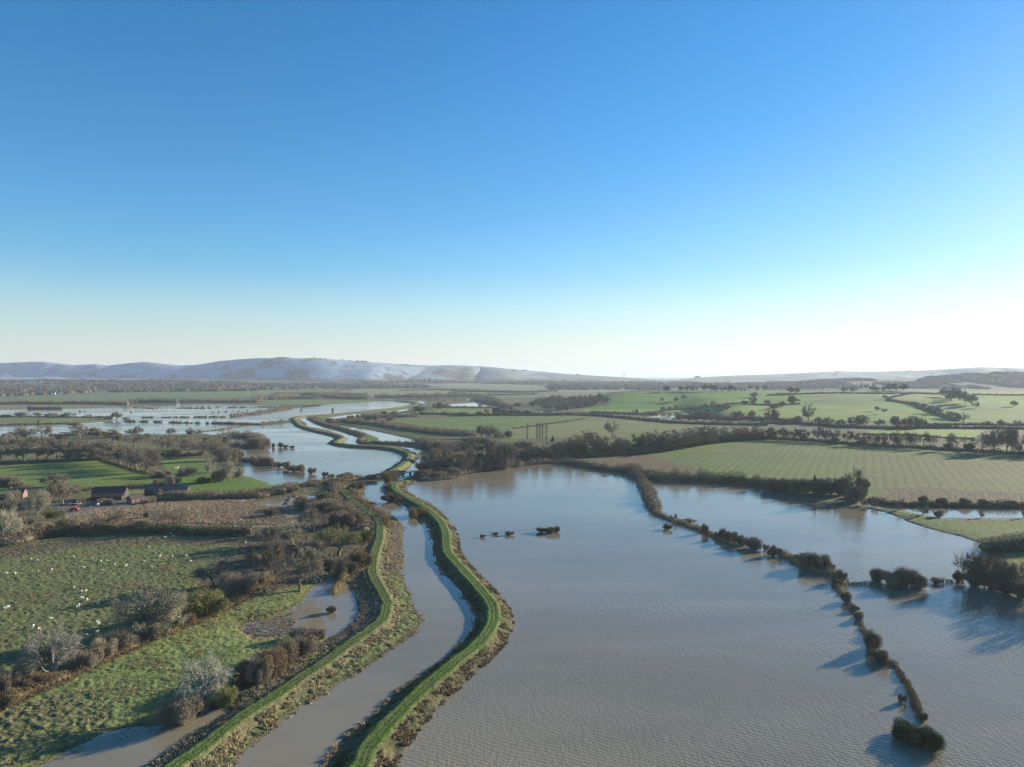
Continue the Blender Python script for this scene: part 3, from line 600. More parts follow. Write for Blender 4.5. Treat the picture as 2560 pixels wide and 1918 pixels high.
def cone_geo(seed, H=9., R=2.2, n=3200, e=.45):
    rng = np.random.default_rng(seed); T, G = Geo(), Geo()
    T.add(frusta(np.array([[0,0,-.5]]), np.array([[0,0,H*.9]]), np.array([.22]), np.array([.05]), 6))
    h = rng.uniform(.05, 1, n)**.8; a = rng.uniform(0, 2*math.pi, n); rr = R*(1 - h)**.8*(.75 + .25*np.sin(a*5 + h*17))*rng.uniform(.7, 1.05, n)
    G.add(flakes(np.stack([rr*np.cos(a), rr*np.sin(a), h*H], 1), e, rng)); L = np.array([[0,0,H*(.15+.15*i)] for i in range(5)]); r = np.array([[R*(.75-.15*i)*.8]*2 + [H*.12] for i in range(5)])
    G.add(core(L, r, .85, rng)); return T, G
PRO = {}
def proto(key, H, R, T, Cn, crown='crown', cm=mTWIG, base='trunk', far=None):
    t = T.mesh(key + '_' + base, mBARK); c = Cn.mesh(key + '_' + crown, cm)
    if far: T, Cn = far
    g = Geo(); g.V = T.V + Cn.V; g.F = {3: T.F[3] + [f + T.n for f in Cn.F[3]], 4: T.F[4] + [f + T.n for f in Cn.F[4]]}
    PRO[key] = dict(H=H, R=R, t=t, c=c, one=g.mesh(key, cm), names=(base, crown))
for k_, kw in {'oak': dict(seed=1), 'oakb': dict(seed=2, n1=11, cb=2.0, R=6.8, H=11.5), 'oakc': dict(seed=3, cb=3.2, H=13, R=5.6),
               'open': dict(seed=4, cb=2.4, H=10.5, R=7.2, n1=9, n2=6, n3=6, nt=12, tl=1.3, tw=.05, zmin=-.25),
               'tall': dict(seed=5, H=16, R=5.2, cb=3.0, n1=12, zmin=-.85), 'ivyd': dict(seed=6, H=13, R=5.4, cb=1.6, n1=10, n2=7, n3=7, nt=12, ivy=1.2, zmin=-.9),
               'grey': dict(seed=7, H=9, R=6.2, cb=.9, n1=16, n2=7, n3=7, nt=12, radial=True, up=.8, tl=1.2, zmin=-.45),
               'dead': dict(seed=8, H=12, R=6.5, cb=2.2, n1=10, n2=6, n3=5, nt=8, tl=1.3, tw=.055, r0=.6, zmin=-.2, ivy=.5),
               'thin': dict(seed=9, H=6, R=2.6, cb=.9, n1=8, n2=4, n3=4, nt=7, tl=.8, r0=.14, radial=True)}.items():
    kf = dict(kw); kf['tw'] = kw.get('tw', .06)*2.0; kf['nt'] = 13
    T_, C_ = tree_geo(**kw); proto(k_, kw.get('H', 12.), kw.get('R', 6.), T_, C_, far=tree_geo(**kf))
rg = np.random.default_rng(77)
def poplar():
    rng = np.random.default_rng(12); T, G = Geo(), Geo(); H = 20.; T.add(frusta(np.array([[0,0,-.5]]), np.array([[0,0,H*.95]]), np.array([.34]), np.array([.05]), 6))
    n = 150; z = rng.uniform(.08, .95, n)*H; a = rng.uniform(0, 6.28, n); R = 1.55*np.sin(np.clip(z/H, .05, 1)*2.7)**.5
    s = np.stack([z*0, z*0, z], 1); e = s + np.stack([R*np.cos(a), R*np.sin(a), 1.6 + rng.uniform(0, 1.6, n)], 1); p = grow(rng, s, e, np.full(n, .05), np.full(n, .02), 0, G, 3, 2)
    i = np.repeat(np.arange(n), 22); c = along(p, i, rng.uniform(0, 1, len(i))); G.add(blades(c, c + unit(rng.normal(size=c.shape)*.5 + [0,0,1.2])*rng.uniform(.4, 1.1, (len(i),1)), np.full(len(i), .07), rng))
    proto('pop', H, 1.7, T, G)
poplar()
proto('bush', 5., 3.6, *bush_geo(21, n=4600, tw=.06, tl=1.1, lumps=12), 'twigs', mTWIG, 'stems'); proto('bushb', 4.4, 3.8, *bush_geo(22, 4.4, 3.8, 5000, .06, 1.1, lumps=16), 'twigs', mTWIG, 'stems')
proto('shrub', 3.4, 2.4, *bush_geo(23, 3.4, 2.4, 3000, .05, .8, 0, 14, 9), 'twigs', mTWIG, 'stems')
proto('scrub', 5., 4., *bush_geo(24, 5., 4., 3000, .05, .9, 1.2, 14, 16, .30), 'foliage', mSCRUB, 'stems')
proto('spray', 4.6, 3.6, *bush_geo(25, 4.6, 3.6, 4600, .04, 1.8, 0, 60, 9, .3, .35), 'twigs', mTWIG, 'stems')
proto('cone', 9., 2.2, *cone_geo(26), 'foliage', mSCRUB)
WORD = dict(oak='bare round-crowned tree', oakb='broad bare tree', oakc='upright bare tree', open='spreading open-crowned bare tree', tall='tall narrow bare tree', ivyd='ivy-clad bare tree',
            grey='pale fan-shaped tree', dead='gnarled pale tree', thin='slender leafless sapling', pop='thin bare poplar', bush='rounded leafless bush', bushb='wide leafless bush',
            shrub='small leafless shrub', scrub='dense dark bush', spray='twiggy spreading bush', cone='dark green conifer')
NAME = dict(pop='poplar_tree', cone='conifer_tree', bush='bush', bushb='bush', shrub='shrub', scrub='bush', spray='bush', thin='sapling')
COLR = dict(g=(0.273,0.239,0.170), l=(0.318,0.296,0.212), w=(0.325,0.315,0.255), o=(0.212,0.205,0.093), r=(0.219,0.165,0.097), p=(0.240,0.205,0.155), d=(0.236,0.196,0.126), k=(0.123,0.116,0.070), n=(0.126,0.132,0.055), t=(0.279,0.222,0.129), f=(0.229,0.194,0.139), e=(0.146,0.148,0.062))
random.seed(5)
ORD = ['leftmost','second','third','fourth','fifth','sixth','seventh','eighth','ninth','tenth','eleventh','twelfth','thirteenth','fourteenth','fifteenth','sixteenth','seventeenth','eighteenth','nineteenth','twentieth']
def ordn(i): return ORD[i] if i < 20 else '%d%s' % (i+1, 'th' if 10 < (i+1) % 100 < 14 else {1:'st',2:'nd',3:'rd'}.get((i+1) % 10, 'th'))
def plant(kind, x, y, z, H, W, col, label, group=None, cat=None, small=False):
    p = PRO[kind]; sz = H/p['H']; sw = W/(2*p['R'])*1.0; sw = min(max(sw, sz*.55), sz*1.9)
    nm = NAME.get(kind, 'tree'); rot = random.uniform(0, 6.28); c = COLR[col]; v = random.uniform(.9, 1.12)
    cat = cat or {'poplar_tree':'tree','conifer_tree':'tree','sapling':'tree'}.get(nm, nm)
    if small:
        o = link(nm, p['one'], None, (x, y, z), rot, (sw, sw, sz)); o.color = (*[q*v for q in c], 1)
    else:
        o = link(nm, None, None, (x, y, z), rot, (sw, sw, sz))
        for part, me in zip(p['names'], (p['t'], p['c'])):
            q = link(part, me, o); dk = .8 if part in ('trunk', 'stems') and col not in 'w' else 1.0
            q.color = (*[a*v*dk for a in c], 1)
    return tag(o, label, cat, group)
def trees(frame, phrase, group, spec, dflt='oak', dcol='g', label_each=None, sc=1.0):
    """spec: 'x,base,top,width[,kind[,colour]]' in the frame's pixels; height and spread follow from the distance."""
    f = FR[frame]; rows = []
    for t in spec.split():
        a = t.split(','); x, b, tp, w = [float(q) for q in a[:4]]; kd = a[4] if len(a) > 4 and a[4] else dflt; cl = a[5] if len(a) > 5 else dcol
        rows.append((f[0] + x/f[2], f[1] + b/f[2], (b - tp)/f[2], w/f[2], kd, cl))
    rows.sort(key=lambda r: r[0]); g = ground_at([r[0] for r in rows], [r[1] for r in rows]); seen = {}; tot = {}
    for r in rows: tot[r[4]] = tot.get(r[4], 0) + 1
    for r, q in zip(rows, g):
        wd = WORD[r[4]]; i = seen.get(r[4], 0); seen[r[4]] = i + 1
        tint = {'w':'whitish ','o':'olive ','r':'rusty ','p':'pinkish ','n':'dark green ','t':'tan '}.get(r[5], '')
        if tint and 'pale' in wd: tint = ''
        if 'dark' in wd and 'dark' in tint: tint = ''
        base = tint + wd
        if label_each: lab = label_each[rows.index(r)]
        elif tot[r[4]] == 1: lab = base + ' ' + phrase
        else: lab = ('leftmost %s %s' % (base, phrase)) if i == 0 else ('%s %s from left %s' % (ordn(i), base, phrase))
        if len(lab.split()) > 16 and tint: lab = lab.replace(tint, '', 1)
        H = r[2]*q[1]/FPX; W = r[3]*q[1]/FPX*sc; tn = CAMH/max(math.hypot(q[0], q[1]), 1)*(1 - q[2]/CAMH)
        low = r[4] in ('bush','bushb','shrub','scrub','spray'); H = max(H - W*tn*(.42 if low else .08), H*.5)*(.5 + .5*sc)   # the crown's own depth also rises in the picture
        if low: q = q + np.array([q[0], q[1], 0])/math.hypot(q[0], q[1])*W*.24
        plant(r[4], q[0], q[1], q[2], H, W, r[5], lab, group, small=r[2] < 34)
def pline(s, step=2.0):
    p = P(s); g = ground_at(p[:,0], p[:,1]); L = smooth_line(g[:,:2], step) if len(g) > 2 else g[0,:2] + (g[1,:2]-g[0,:2])*np.linspace(0, 1, max(2, int(np.linalg.norm(g[1]-g[0])/step)))[:,None]
    return L
def hedge(s, H, W, col, label, group=None, gaps=0.0, rag=.45, leafy=.6, name='hedge', cat='hedge', dens=1.0, seed=[100]):
    seed[0] += 1; rng = np.random.default_rng(seed[0]); L = pline(s, 1.5); T, N = frame2d(L); n = len(L); d = np.hypot(L[:,0], L[:,1])
    S = np.cumsum(np.r_[0, np.linalg.norm(np.diff(L, axis=0), axis=1)]); tot = S[-1]
    e = float(np.clip(np.median(d)*.0011, .26, 1.6))
    gp = lambda s_: ss(gaps, gaps + .10, fbm(s_/7, s_*0 + seed[0]*3, 5, 2)) if gaps else 1.0
    hh = lambda s_: H*gp(s_)*(1 - rag*1.15 + rag*2.5*fbm(s_/(1.2+H*.7), s_*0 + seed[0], 7, 3)**1.15)
    m = int(min(42000, tot*(W + 1.6*H)/(e*e)*2.1*dens)); s_ = rng.uniform(0, tot, m)
    if gaps: s_ = s_[fbm(s_/7, s_*0 + seed[0]*3, 5, 2) > gaps]
    m = len(s_); a = rng.uniform(0, math.pi, m); h = hh(s_); r = rng.uniform(.62, 1.12, m)
    off = np.cos(a)*W/2*r*(.45 + 1.0*vn(s_/(1 + W*.5), s_*0, 4)) + (vn(s_/9, s_*0, 8) - .5)*W*.35; z = np.abs(np.sin(a))**.8*h*r
    x = np.interp(s_, S, L[:,0]) + np.interp(s_, S, N[:,0])*off; y = np.interp(s_, S, L[:,1]) + np.interp(s_, S, N[:,1])*off
    zz, sh = land(x, y); zb = np.where(sh > 0, zz, -.1); C = np.stack([x, y, zb + z], 1); G = Geo()
    k = int(m*leafy); G.add(flakes(C[:k], e, rng))
    dd = unit(rng.normal(size=(m-k,3))*[.6,.6,.4] + [0,0,.9]); ln = rng.uniform(1.2, 3.0, (m-k,1))*e*1.2; G.add(blades(C[k:] - dd*ln*.6, C[k:] + dd*ln*.4, np.full(m-k, max(.05, e*.22)), rng))
    cs = np.arange(0, tot, 1.4); cs = cs[fbm(cs/7, cs*0 + seed[0]*3, 5, 2) > gaps] if gaps else cs
    if len(cs):                                 # inner mass, heap after heap
        hc = hh(cs); X = np.interp(cs, S, L[:,0]); Y = np.interp(cs, S, L[:,1]); zz, sh = land(X, Y); zb = np.where(sh > 0, zz, -.1)
        wc = W*.28*(.45 + 1.0*vn(cs/(1 + W*.5), cs*0, 4)); oc = (vn(cs/9, cs*0, 8) - .5)*W*.35; Lc = np.stack([X + np.interp(cs, S, N[:,0])*oc, Y + np.interp(cs, S, N[:,1])*oc, zb + hc*.3], 1); rc = np.stack([wc, wc, hc*.36], 1); G.add(core(Lc, rc, .85, rng))
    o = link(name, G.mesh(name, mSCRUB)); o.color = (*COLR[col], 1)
    return tag(o, label, cat, group)
def scatter_poly(s, n, rng):                    # random points inside an outline drawn in the photo (on the ground)
    p = P(s); g = ground_at(p[:,0], p[:,1])[:,:2]; lo, hi = g.min(0), g.max(0); out = np.zeros((0,2))
    while len(out) < n:
        q = rng.uniform(lo, hi, (n*4, 2)); out = np.vstack([out, q[inside(g, q[:,0], q[:,1])]])
        if len(out) == 0 and n < 1: break
    return out[:n]
def wood(s, n, H, R, col, label, name='wood', seed=1, dk=.3):   # far wood that reads as one mass
    rng = np.random.default_rng(seed); q = scatter_poly(s, n, rng); keep = fbm(q[:,0]/170, q[:,1]/420, seed, 2) > (.10 if n < 600 else .40); q = q[keep]; n = len(q)
    cv = fbm(q[:,0]/90, q[:,1]/120, seed + 5, 2); h = H*rng.uniform(.5, 1.15, n)*(.6 + .8*cv); r = R*rng.uniform(.9, 2.0, n); z, sh = land(q[:,0], q[:,1]); k = sh > 1; q, h, r, z = q[k], h[k], r[k], z[k]; n = len(q); G = Geo()
    nu = 7; th = np.arange(nu)/nu*2*math.pi; lev = [(1.0, 0), (1.05, .45), (.85, .75), (.45, .95)]
    V = np.concatenate([np.stack([q[:,0,None] + r[:,None]*f*np.cos(th)*rng.uniform(.6, 1.0, (n,nu)), q[:,1,None] + r[:,None]*f*np.sin(th)*rng.uniform(.75, 1.15, (n,nu)), z[:,None] - .5 + h[:,None]*g*rng.uniform(.85, 1.1, (n,nu))], -1) for f, g in lev], 1)
    top = np.stack([q[:,0], q[:,1], z + h], 1)[:,None]; V = np.concatenate([V, top], 1); m = V.shape[1]; i = np.arange(nu); b = (np.arange(n)*m)[:,None,None]; l = (np.arange(3)*nu)[None,:,None]
    F4 = np.stack([b+l+i, b+l+(i+1)%nu, b+l+nu+(i+1)%nu, b+l+nu+i], -1).reshape(-1,4); b = b[:,0]; F3 = np.stack([b+3*nu+i, b+3*nu+(i+1)%nu, np.broadcast_to(b+4*nu, (n,nu))], -1).reshape(-1,3)
    G.V = [V.reshape(-1,3)]; G.F = {3: [F3], 4: [F4]}; G.n = n*m
    mm = int(min(60000, n*26)); j = rng.integers(0, n, mm); a = rng.uniform(0, 6.28, mm); ph = rng.uniform(.1, 1.3, mm)
    C = np.stack([q[j,0] + r[j]*np.cos(a)*np.cos(ph)*1.05, q[j,1] + r[j]*np.sin(a)*np.cos(ph)*1.05, z[j] + h[j]*(.40 + .72*np.sin(ph)*rng.uniform(.8, 1.1, mm))], 1); G.add(flakes(C, R*.34, rng, .1))
    o = link(name, G.mesh(name, mSCRUB, True)); o.color = (*[.62*q for q in COLR[col]], 1); return tag(o, label, 'wood', kind='stuff')
# ------------------------------------------------------------------ planting, near to far
FR['Q'] = (640,880,6.144); FR['R'] = (1000,900,4.424); FR['T'] = (2300,1340,8.285)
def each(fr, spec, labels, group=None, **kw): trees(fr, '', group, spec, label_each=labels, **kw)
# foreground, left of the banks (labels run from left to right)
each('E', "865,1032,612,430,oak 555,935,560,370,oakb,p 120,1000,745,330,oakc,p 800,640,390,330,tall,l 1190,735,430,390,oakc,o 980,530,315,260,oak,p 1080,285,165,140,bush,o 580,640,470,240,oakb,f 700,760,600,260,oak,f 300,1095,860,280,bushb,f 1390,865,665,170,bush,r 1255,905,720,220,bush,f 1330,480,330,190,bush,t 900,335,205,180,bushb,f 1050,350,235,260,bushb,f 1200,380,270,220,bushb,r 1180,480,330,260,bush,f 460,1010,860,200,bush,g 930,760,600,240,bush,f 1420,620,500,150,scrub,e 700,800,660,160,bushb,f 1100,850,720,150,bushb,f 620,400,320,110,shrub,f 1090,640,500,240,oak,f",
 ["pinkish grey bare tree beside the sheep pasture, left of the twisted wood", "wide leafless bush under the pinkish grey tree at the wood's left end", "grey leafless bush between the pinkish trees at the wood's edge",
  "broad pinkish bare tree just behind the lone pale-trunked tree", "dark twiggy tree at the wood's edge beside the sheep pasture", "small leafless shrub standing where the brown marsh meets the wood",
  "bare tree deep in the wood behind the lone pale-trunked tree", "low wide bush in the wood behind the broad pinkish tree", "tall greenish grey tree in the middle of the wood",
  "broad bare tree with a pale trunk standing at the edge of the flooded pond", "dark wide bush at the marsh end of the wood", "leafless bush in the heart of the wood left of the olive tree", "small round pinkish tree behind the tall greenish grey one",
  "rounded brown bush beside the marsh pond at the wood's far end", "small olive bush rising above the marsh end of the wood", "bare tree hidden behind the large olive-brown tree in the wood", "low wide bush at the foot of the large olive-brown tree",
  "leafless bush behind the large olive-brown tree", "large olive-brown bare tree beside the left bank path", "rust-tinged wide bush between the wood and the bank path", "dark bush over the orange reeds at the pond head",
  "tan bush between the wood and the far bank path", "rust-brown bush leaning on the left bank above the pond", "dark green low bush beside the left bank path"])
each('F', "895,870,535,400,ivyd,l 1065,830,585,210,ivyd,l 1245,765,545,270,bush,o 320,1122,840,345,grey,w 1250,1305,955,320,dead,w 1370,1290,1120,150,bush,o 1090,1400,1190,210,bushb,f 30,1230,1060,150,bush,f 130,1180,1020,150,shrub,g 240,1190,1080,150,bush,r 520,1080,940,150,bushb,g 610,1030,870,150,bush,g 700,960,815,190,bushb,g 790,950,850,130,bush,f 960,900,780,130,bush,g 1150,800,700,110,shrub,r 1490,1170,1010,170,bushb,r 1180,1330,1210,140,shrub,f 60,1300,1190,140,shrub,r",
 ["brown bush at the left edge of the picture above the meadow", "low rusty shrub at the near end of the pasture hedge", "grey shrub at the pasture hedge left of the whitish tree", "rust-brown bush in front of the whitish fan-shaped tree",
  "large whitish fan-shaped tree standing in the pasture hedge", "grey wide bush right of the whitish fan-shaped tree", "grey bush halfway between the whitish tree and the ivy-clad tree", "wide grey bush left of the ivy-clad tree", "brown bush at the foot of the ivy-clad tree",
  "big pale ivy-clad tree in the hedge between pasture and meadow", "small grey bush right of the ivy-clad trunk", "pale ivy-clad tree leaning on the big ivy-clad tree's right side", "wide brown bush at the water's edge under the gnarled pale tree",
  "reddish shrub between the ivy-clad trees and the olive bush", "low brown shrub at the left foot of the gnarled pale tree", "rounded olive bush at the wood end of the pasture hedge", "gnarled pale dead-looking tree by the brown floodwater below the left bank",
  "olive bush growing under the gnarled pale tree", "rusty bush right of the gnarled pale tree"])
each('G', "600,610,400,150,bush,f 700,570,350,160,bushb,r 790,500,280,170,bush,f 870,440,285,150,bushb,f 930,325,205,210,scrub,f 1010,305,235,70,shrub,t 660,480,380,130,bush,f 1075,135,75,60,spray,t",
 ["brown bush at the low end of the hedgerow under the bank", "brown leafless bush behind the hedgerow's low end", "rust-tinged wide bush in the hedgerow under the bank", "tall brown bush in the middle of the hedgerow under the bank", "wide brown bush in the hedgerow just below the pond",
  "dense dark bush at the pond end of the hedgerow", "orange-tan clump at the pond's lower corner", "small orange clump standing alone in the pond"])
each('K', "1225,645,385,410,open,f 1820,655,375,290,open,g 2000,645,385,270,open,p 430,455,185,290,oakb,l 720,350,10,330,oak,p 620,130,-15,330,oakb,p 120,480,250,300,oak,f 60,790,400,240,grey,l 300,745,560,260,scrub,f 600,500,400,200,scrub,n 400,560,470,220,bushb,f 200,620,470,170,bush,g 1690,505,420,70,shrub,n 1650,610,510,130,scrub,n 730,600,500,120,scrub,n 520,640,530,170,bush,t 870,150,115,30,shrub,k 50,130,0,270,bushb,g 180,140,70,160,bush,f 1190,330,260,200,bush,f 1030,600,510,130,bush,g 1240,345,270,230,shrub,g 1700,335,270,150,bush,f 2050,290,170,230,bushb,f 930,330,260,120,bush,f 110,335,160,230,bush,g",
 ["wide brown bush by the left picture edge beside the green field", "pale fan-shaped tree at the left picture edge above the pasture", "grey bush in front of the dark-roofed cottage", "brown rounded tree beside the dark-roofed cottage", "small brown bush beside the field hedge at the left picture edge", "grey bush in the garden below the cottage trees",
  "dense dark bush at the end of the tall dark hedge", "brown wide bush below the farmyard trees", "large pale tree in front of the farm buildings' left side", "tan bush at the hedge end below the farmyard", "dark green bush left of the red machine",
  "broad pinkish tree on the field edge behind the tallest farmyard tree", "tallest pinkish tree left of the barn", "dark green bush right below the red machine", "tiny dark shrub on the green field left of the barn", "brown bush between the trailer and the barn", "grey bush behind the tall dark hedge left of the spreading tree",
  "brown bush in front of the barn wall", "open-crowned spreading tree in front of the barn", "low grey shrub against the barn's right corner", "ivy-green bush beside the two marsh trees", "small dark green shrub in the brown marsh", "brown bush right of the brick outbuilding", "left one of two open-crowned trees before the brown marsh", "right pinkish one of two open-crowned trees before the brown marsh", "wide brown bush before the long grey-roofed shed"])
trees('A', "in the row behind the striped green field", "bare trees in the row behind the striped green field", "20,1030,860,150 130,1028,850,160 210,1025,850,150 320,1022,840,160 400,1020,860,130 485,1018,830,170,open 590,1014,840,160,ivyd 690,1010,840,150,ivyd 790,1008,850,140,ivyd,d 860,1000,840,160", 'oakc', 'f')
trees('A', "in the second row, beyond the striped green field", "bare trees in the second row beyond the striped green field", "60,945,780,150 180,940,790,160 270,935,780,150 380,935,800,160 470,930,810,130 560,930,820,150 660,925,830,140 750,925,830,130", 'oak', 'f')
trees('A', "in the diagonal stand beside the striped green field", "bare trees in the diagonal stand", "920,1005,830,260 960,1030,825,280 1030,1050,850,280 1100,1078,865,270 1180,1100,895,250 1258,1118,900,290,oakb", 'oak', 'p')
trees('A', "among the trees in front of the left lakes", "bare trees between the left lakes and the fields", "150,840,715,140 225,835,700,140,tall 360,830,690,170 60,850,770,110 690,820,705,140 800,785,710,110,bush,t 950,815,738,180,ivyd,d 860,800,745,90,bush,t 1130,800,735,110 1195,800,708,90 1480,795,728,90 1630,800,722,80,tall 1705,800,738,70 1160,890,770,190 1320,910,778,160,open 1400,970,790,180,open 1535,905,778,140,open 1640,965,800,170 1740,970,825,170 1830,980,805,190 1900,1010,780,170,tall 1945,900,718,140,tall 1960,1110,890,220,oakb 2045,1010,890,110,bush,f 1990,1190,1015,190,oakb,l 1820,1135,985,90,tall,l 1900,1200,1080,130,bush,f 1600,1145,1060,140,bushb 1380,1165,1085,150,bush 1490,1235,1125,130,bush 1340,1225,1170,50,shrub,d 1740,1215,1145,100,scrub,n 1790,1200,1160,100,bush,f 1500,960,900,120,bush,f 2060,1160,1050,90,bush,l 1800,880,800,120 1260,820,770,90,bush,f 540,830,790,90,bush,f 1020,840,780,90,bush,f", 'oak', 'g')
trees('A', "on the strip of pasture between the left lakes", "plants on the strip of pasture between the left lakes", "180,634,583,95,bushb 330,633,583,75,oak 460,634,590,100,bushb 600,636,584,95,oak 545,636,602,60,bush 760,638,604,75,oak 860,640,617,65,bush 930,656,620,65,bush,d 1003,652,581,100,oak 1090,652,627,80,bush 40,636,606,70,bush 330,692,650,30,cone,n 645,706,670,110,bush,f", 'bush', 'f')
# trees and bushes standing in the left lake
trees('B', "standing in the left lake's water", "bushes standing in the left lake", "60,1045,960,150,bushb 135,1048,1008,55 200,1062,1010,70 268,1078,1000,60,bush 325,1100,1035,100,bush 390,1105,1030,90 475,1118,1058,65 590,1142,1095,50 650,1152,1116,70 20,900,795,150,bushb 150,893,850,32 210,893,843,42 255,895,866,50 316,897,872,40 390,575,555,14 660,580,552,20", 'shrub', 'd')
trees('B', "along the causeway below the left lake", "bushes along the causeway below the left lake", "790,1180,1103,150,bushb 700,1215,1150,140,bush 480,1215,1168,90,bush 560,1215,1175,90,bush 620,1225,1175,90 290,1295,1218,140 60,1305,1235,140,bushb 860,1260,1190,130,bush,r 1000,1170,1122,120,bush,d 1140,1195,1085,160,bushb,r 1200,1150,1100,80,bush,r", 'bush', 'd')
each('B', "1160,1367,1272,150,bush,r 1375,1492,1398,180,bushb,r", ["russet bush overhanging the near river, nearer the bridge", "russet wide bush overhanging the near river, farther from the bridge"])
# the wood at the head of the big lake
trees('B', "in the wood at the big lake's head", "bare trees in the wood at the head of the big lake", "1540,1120,990,170,bushb,f 1650,1105,960,170,bushb,f 1750,1125,990,150,bush,f 1850,1105,960,160,bush,f 1950,1095,950,160,bush 2050,1085,950,160,bushb 2150,1078,940,160,bush 1480,1158,1070,170,bushb,f 1590,1158,1085,170,bushb,f 1690,1145,1050,160,bushb,f 1440,1095,1010,120,bush,p 1500,1100,950,190 1600,1100,920,210 1700,1120,900,210 1790,1110,920,200,ivyd,d 1890,1095,890,200 1990,1085,870,210 2090,1075,860,200 2180,1065,850,200 1480,910,822,170,bush,f 1590,935,830,160,bush,f 1690,990,850,180,oak,p 1800,960,840,180,oakb,p 1900,960,840,180,oak,f 1990,960,850,170 2080,960,840,180 2170,960,850,160,bush,f 1990,835,712,160,open 2055,840,730,120,open 2100,835,760,90,oak 1850,880,800,130,bush,f 1950,870,800,130,bush,f 1560,1010,890,150,bush,f", 'oakb', 'f')
trees('C', "in the tree belt beyond the big lake", "bare trees in the dark belt beyond the big lake", "50,1018,868,212.8 150,1013,880,212.8 250,1008,870,212.8 350,1003,860,224 450,983,830,224 550,978,800,224 650,973,790,224 750,968,800,201.6,ivyd,d 850,963,785,224 940,953,810,201.6 1030,938,850,168,ivyd,k 1110,933,770,212.8,ivyd,k 1200,923,755,212.8 1280,935,740,224 1360,925,750,201.6 1440,910,730,212.8 1530,895,712,212.8 1620,880,705,212.8 1700,870,700,201.6,ivyd,d 1790,855,715,201.6 1880,845,710,179.2 1960,838,710,168,ivyd,d 2050,830,705,156.8 2140,828,708,156.8 90,900,840,145.6,bush 620,880,745,179.2 700,870,760,145.6,ivyd,d 870,830,668,145.6,open,f 350,850,800,44.8,cone,n 180,938,880,134.4,bush 420,930,840,156.8,bush 520,910,820,168,bush 940,890,820,134.4,bush", 'tall', 'd')
trees('C', "in front of the rough field beyond the wood", "poplars before the rough field", "132,850,692,30 215,838,690,28 238,842,684,28 262,840,692,28 296,875,688,30", 'pop', 'l')
trees('D', "along the rough field's far edge", "bare trees along the rough field's far edge", "30,830,715,110 130,835,720,110 230,840,728,100 310,842,735,100,ivyd 430,848,700,110 500,850,740,90 575,858,735,130,ivyd,d 690,862,745,100 820,880,760,150,ivyd,d 920,885,775,90 1010,888,768,95,ivyd,d 1080,890,755,85 1130,892,752,80,tall 1190,895,748,95 1270,900,762,100 1340,905,762,95,open 1430,912,788,105,open 1635,925,778,175,open 1850,935,765,170 1950,938,735,190,oakb 2060,940,722,190,oakb 2160,945,742,160,oakb 2138,965,870,100,open 1560,915,850,80,bush 1740,925,850,80,bush 2330,950,740,200,oakb 2500,950,740,200,oakb", 'oak', 'f')
trees('D', "in the middle hedge below the pasture hill", "trees in the middle hedge below the pasture hill", "440,705,630,95 530,708,632,95 630,722,650,95 735,725,628,95 810,722,616,155,oakb 960,718,650,95 1120,735,628,130,oakb 1185,738,640,110 1260,738,628,140,oakb 1320,738,640,95 260,695,620,95 350,662,508,105,tall,d 30,680,560,130,tall,d 180,700,650,110 2160,722,664,75,open 2010,715,655,75 1880,712,665,70 1450,715,680,60,bush 1550,715,685,60,bush", 'oak', 'f')
trees('D', "on the open pasture hill", "single trees on the pasture hill", "60,572,520,75 115,555,497,55,open 225,525,450,120,oakb 945,585,538,48 1000,608,558,58,open 1015,482,440,50 1795,555,500,52 2120,545,489,68 1690,695,603,118,open", 'oak', 'f')
trees('D', "in the diagonal hedge down the pasture hill", "trees in the diagonal hedge down the pasture hill", "1290,532,500,52 1340,550,512,50,bush 1420,602,528,90 1475,612,545,80 1550,642,578,90 1605,652,588,80 1250,525,500,40,bush", 'oak', 'f')
trees('D', "in the dark copse over the pasture hill", "trees in the dark copse over the pasture hill", "1530,462,378,95 1590,475,375,130 1650,492,385,110 1700,515,408,125 1760,532,435,100 1580,500,420,100", 'oak', 'd')
trees('D', "on the skyline of the pasture hill", "trees on the crest of the pasture hill", "190,432,368,65 250,432,376,60 660,422,368,55 740,422,366,65 790,402,335,55,open 845,402,346,45,open 900,418,348,55 940,418,365,50 1000,418,358,60 1060,408,345,95,oakb,d 1110,408,343,100,oakb,d 1170,408,346,85,oakb,d 540,398,352,30 600,400,352,40 410,398,354,40 300,398,370,50 460,400,370,40 350,400,372,40", 'oak', 'f')
trees('N', "on the crest of the near pasture slope", "trees on the crest of the near pasture slope", "750,355,290,120,oakb,r 905,352,290,75,oak,n 965,352,288,50,oak,d 1040,352,285,95 1150,352,264,80 1220,352,270,80 1290,352,280,85,oakb,d 1420,352,284,115,oakb,n 1350,352,300,50 1500,350,300,60 1670,350,279,50,open 1740,350,293,45 1810,350,283,65,open 2110,366,298,80 2170,366,310,60 1560,350,310,40 1600,350,320,40", 'oak', 'f')
trees('N', "on the near pasture slope", "single trees on the near pasture slope", "685,465,414,42 840,472,408,62 930,446,383,68 700,572,515,55 770,572,510,50 855,558,495,78 1165,532,484,50 1255,512,455,62 1410,557,490,78 1845,503,440,80 1315,527,494,45,bush 1480,657,568,85 1550,657,558,100 1680,657,555,98 1890,657,553,150,oakb 1925,557,488,95 2000,537,458,75 385,622,544,75,open 1690,502,390,80,ivyd 1700,420,355,90 2150,492,400,120,oakb 1190,580,543,55,bush 1600,485,450,100,bush", 'oak', 'f')
trees('N', "in the copse by the small far lake", "trees in the copse by the small far lake", "890,682,598,115 980,692,588,110 1060,694,575,140 1150,694,580,130 1240,694,588,130 1300,694,618,90 1380,660,622,90,bush", 'oakb', 'd')
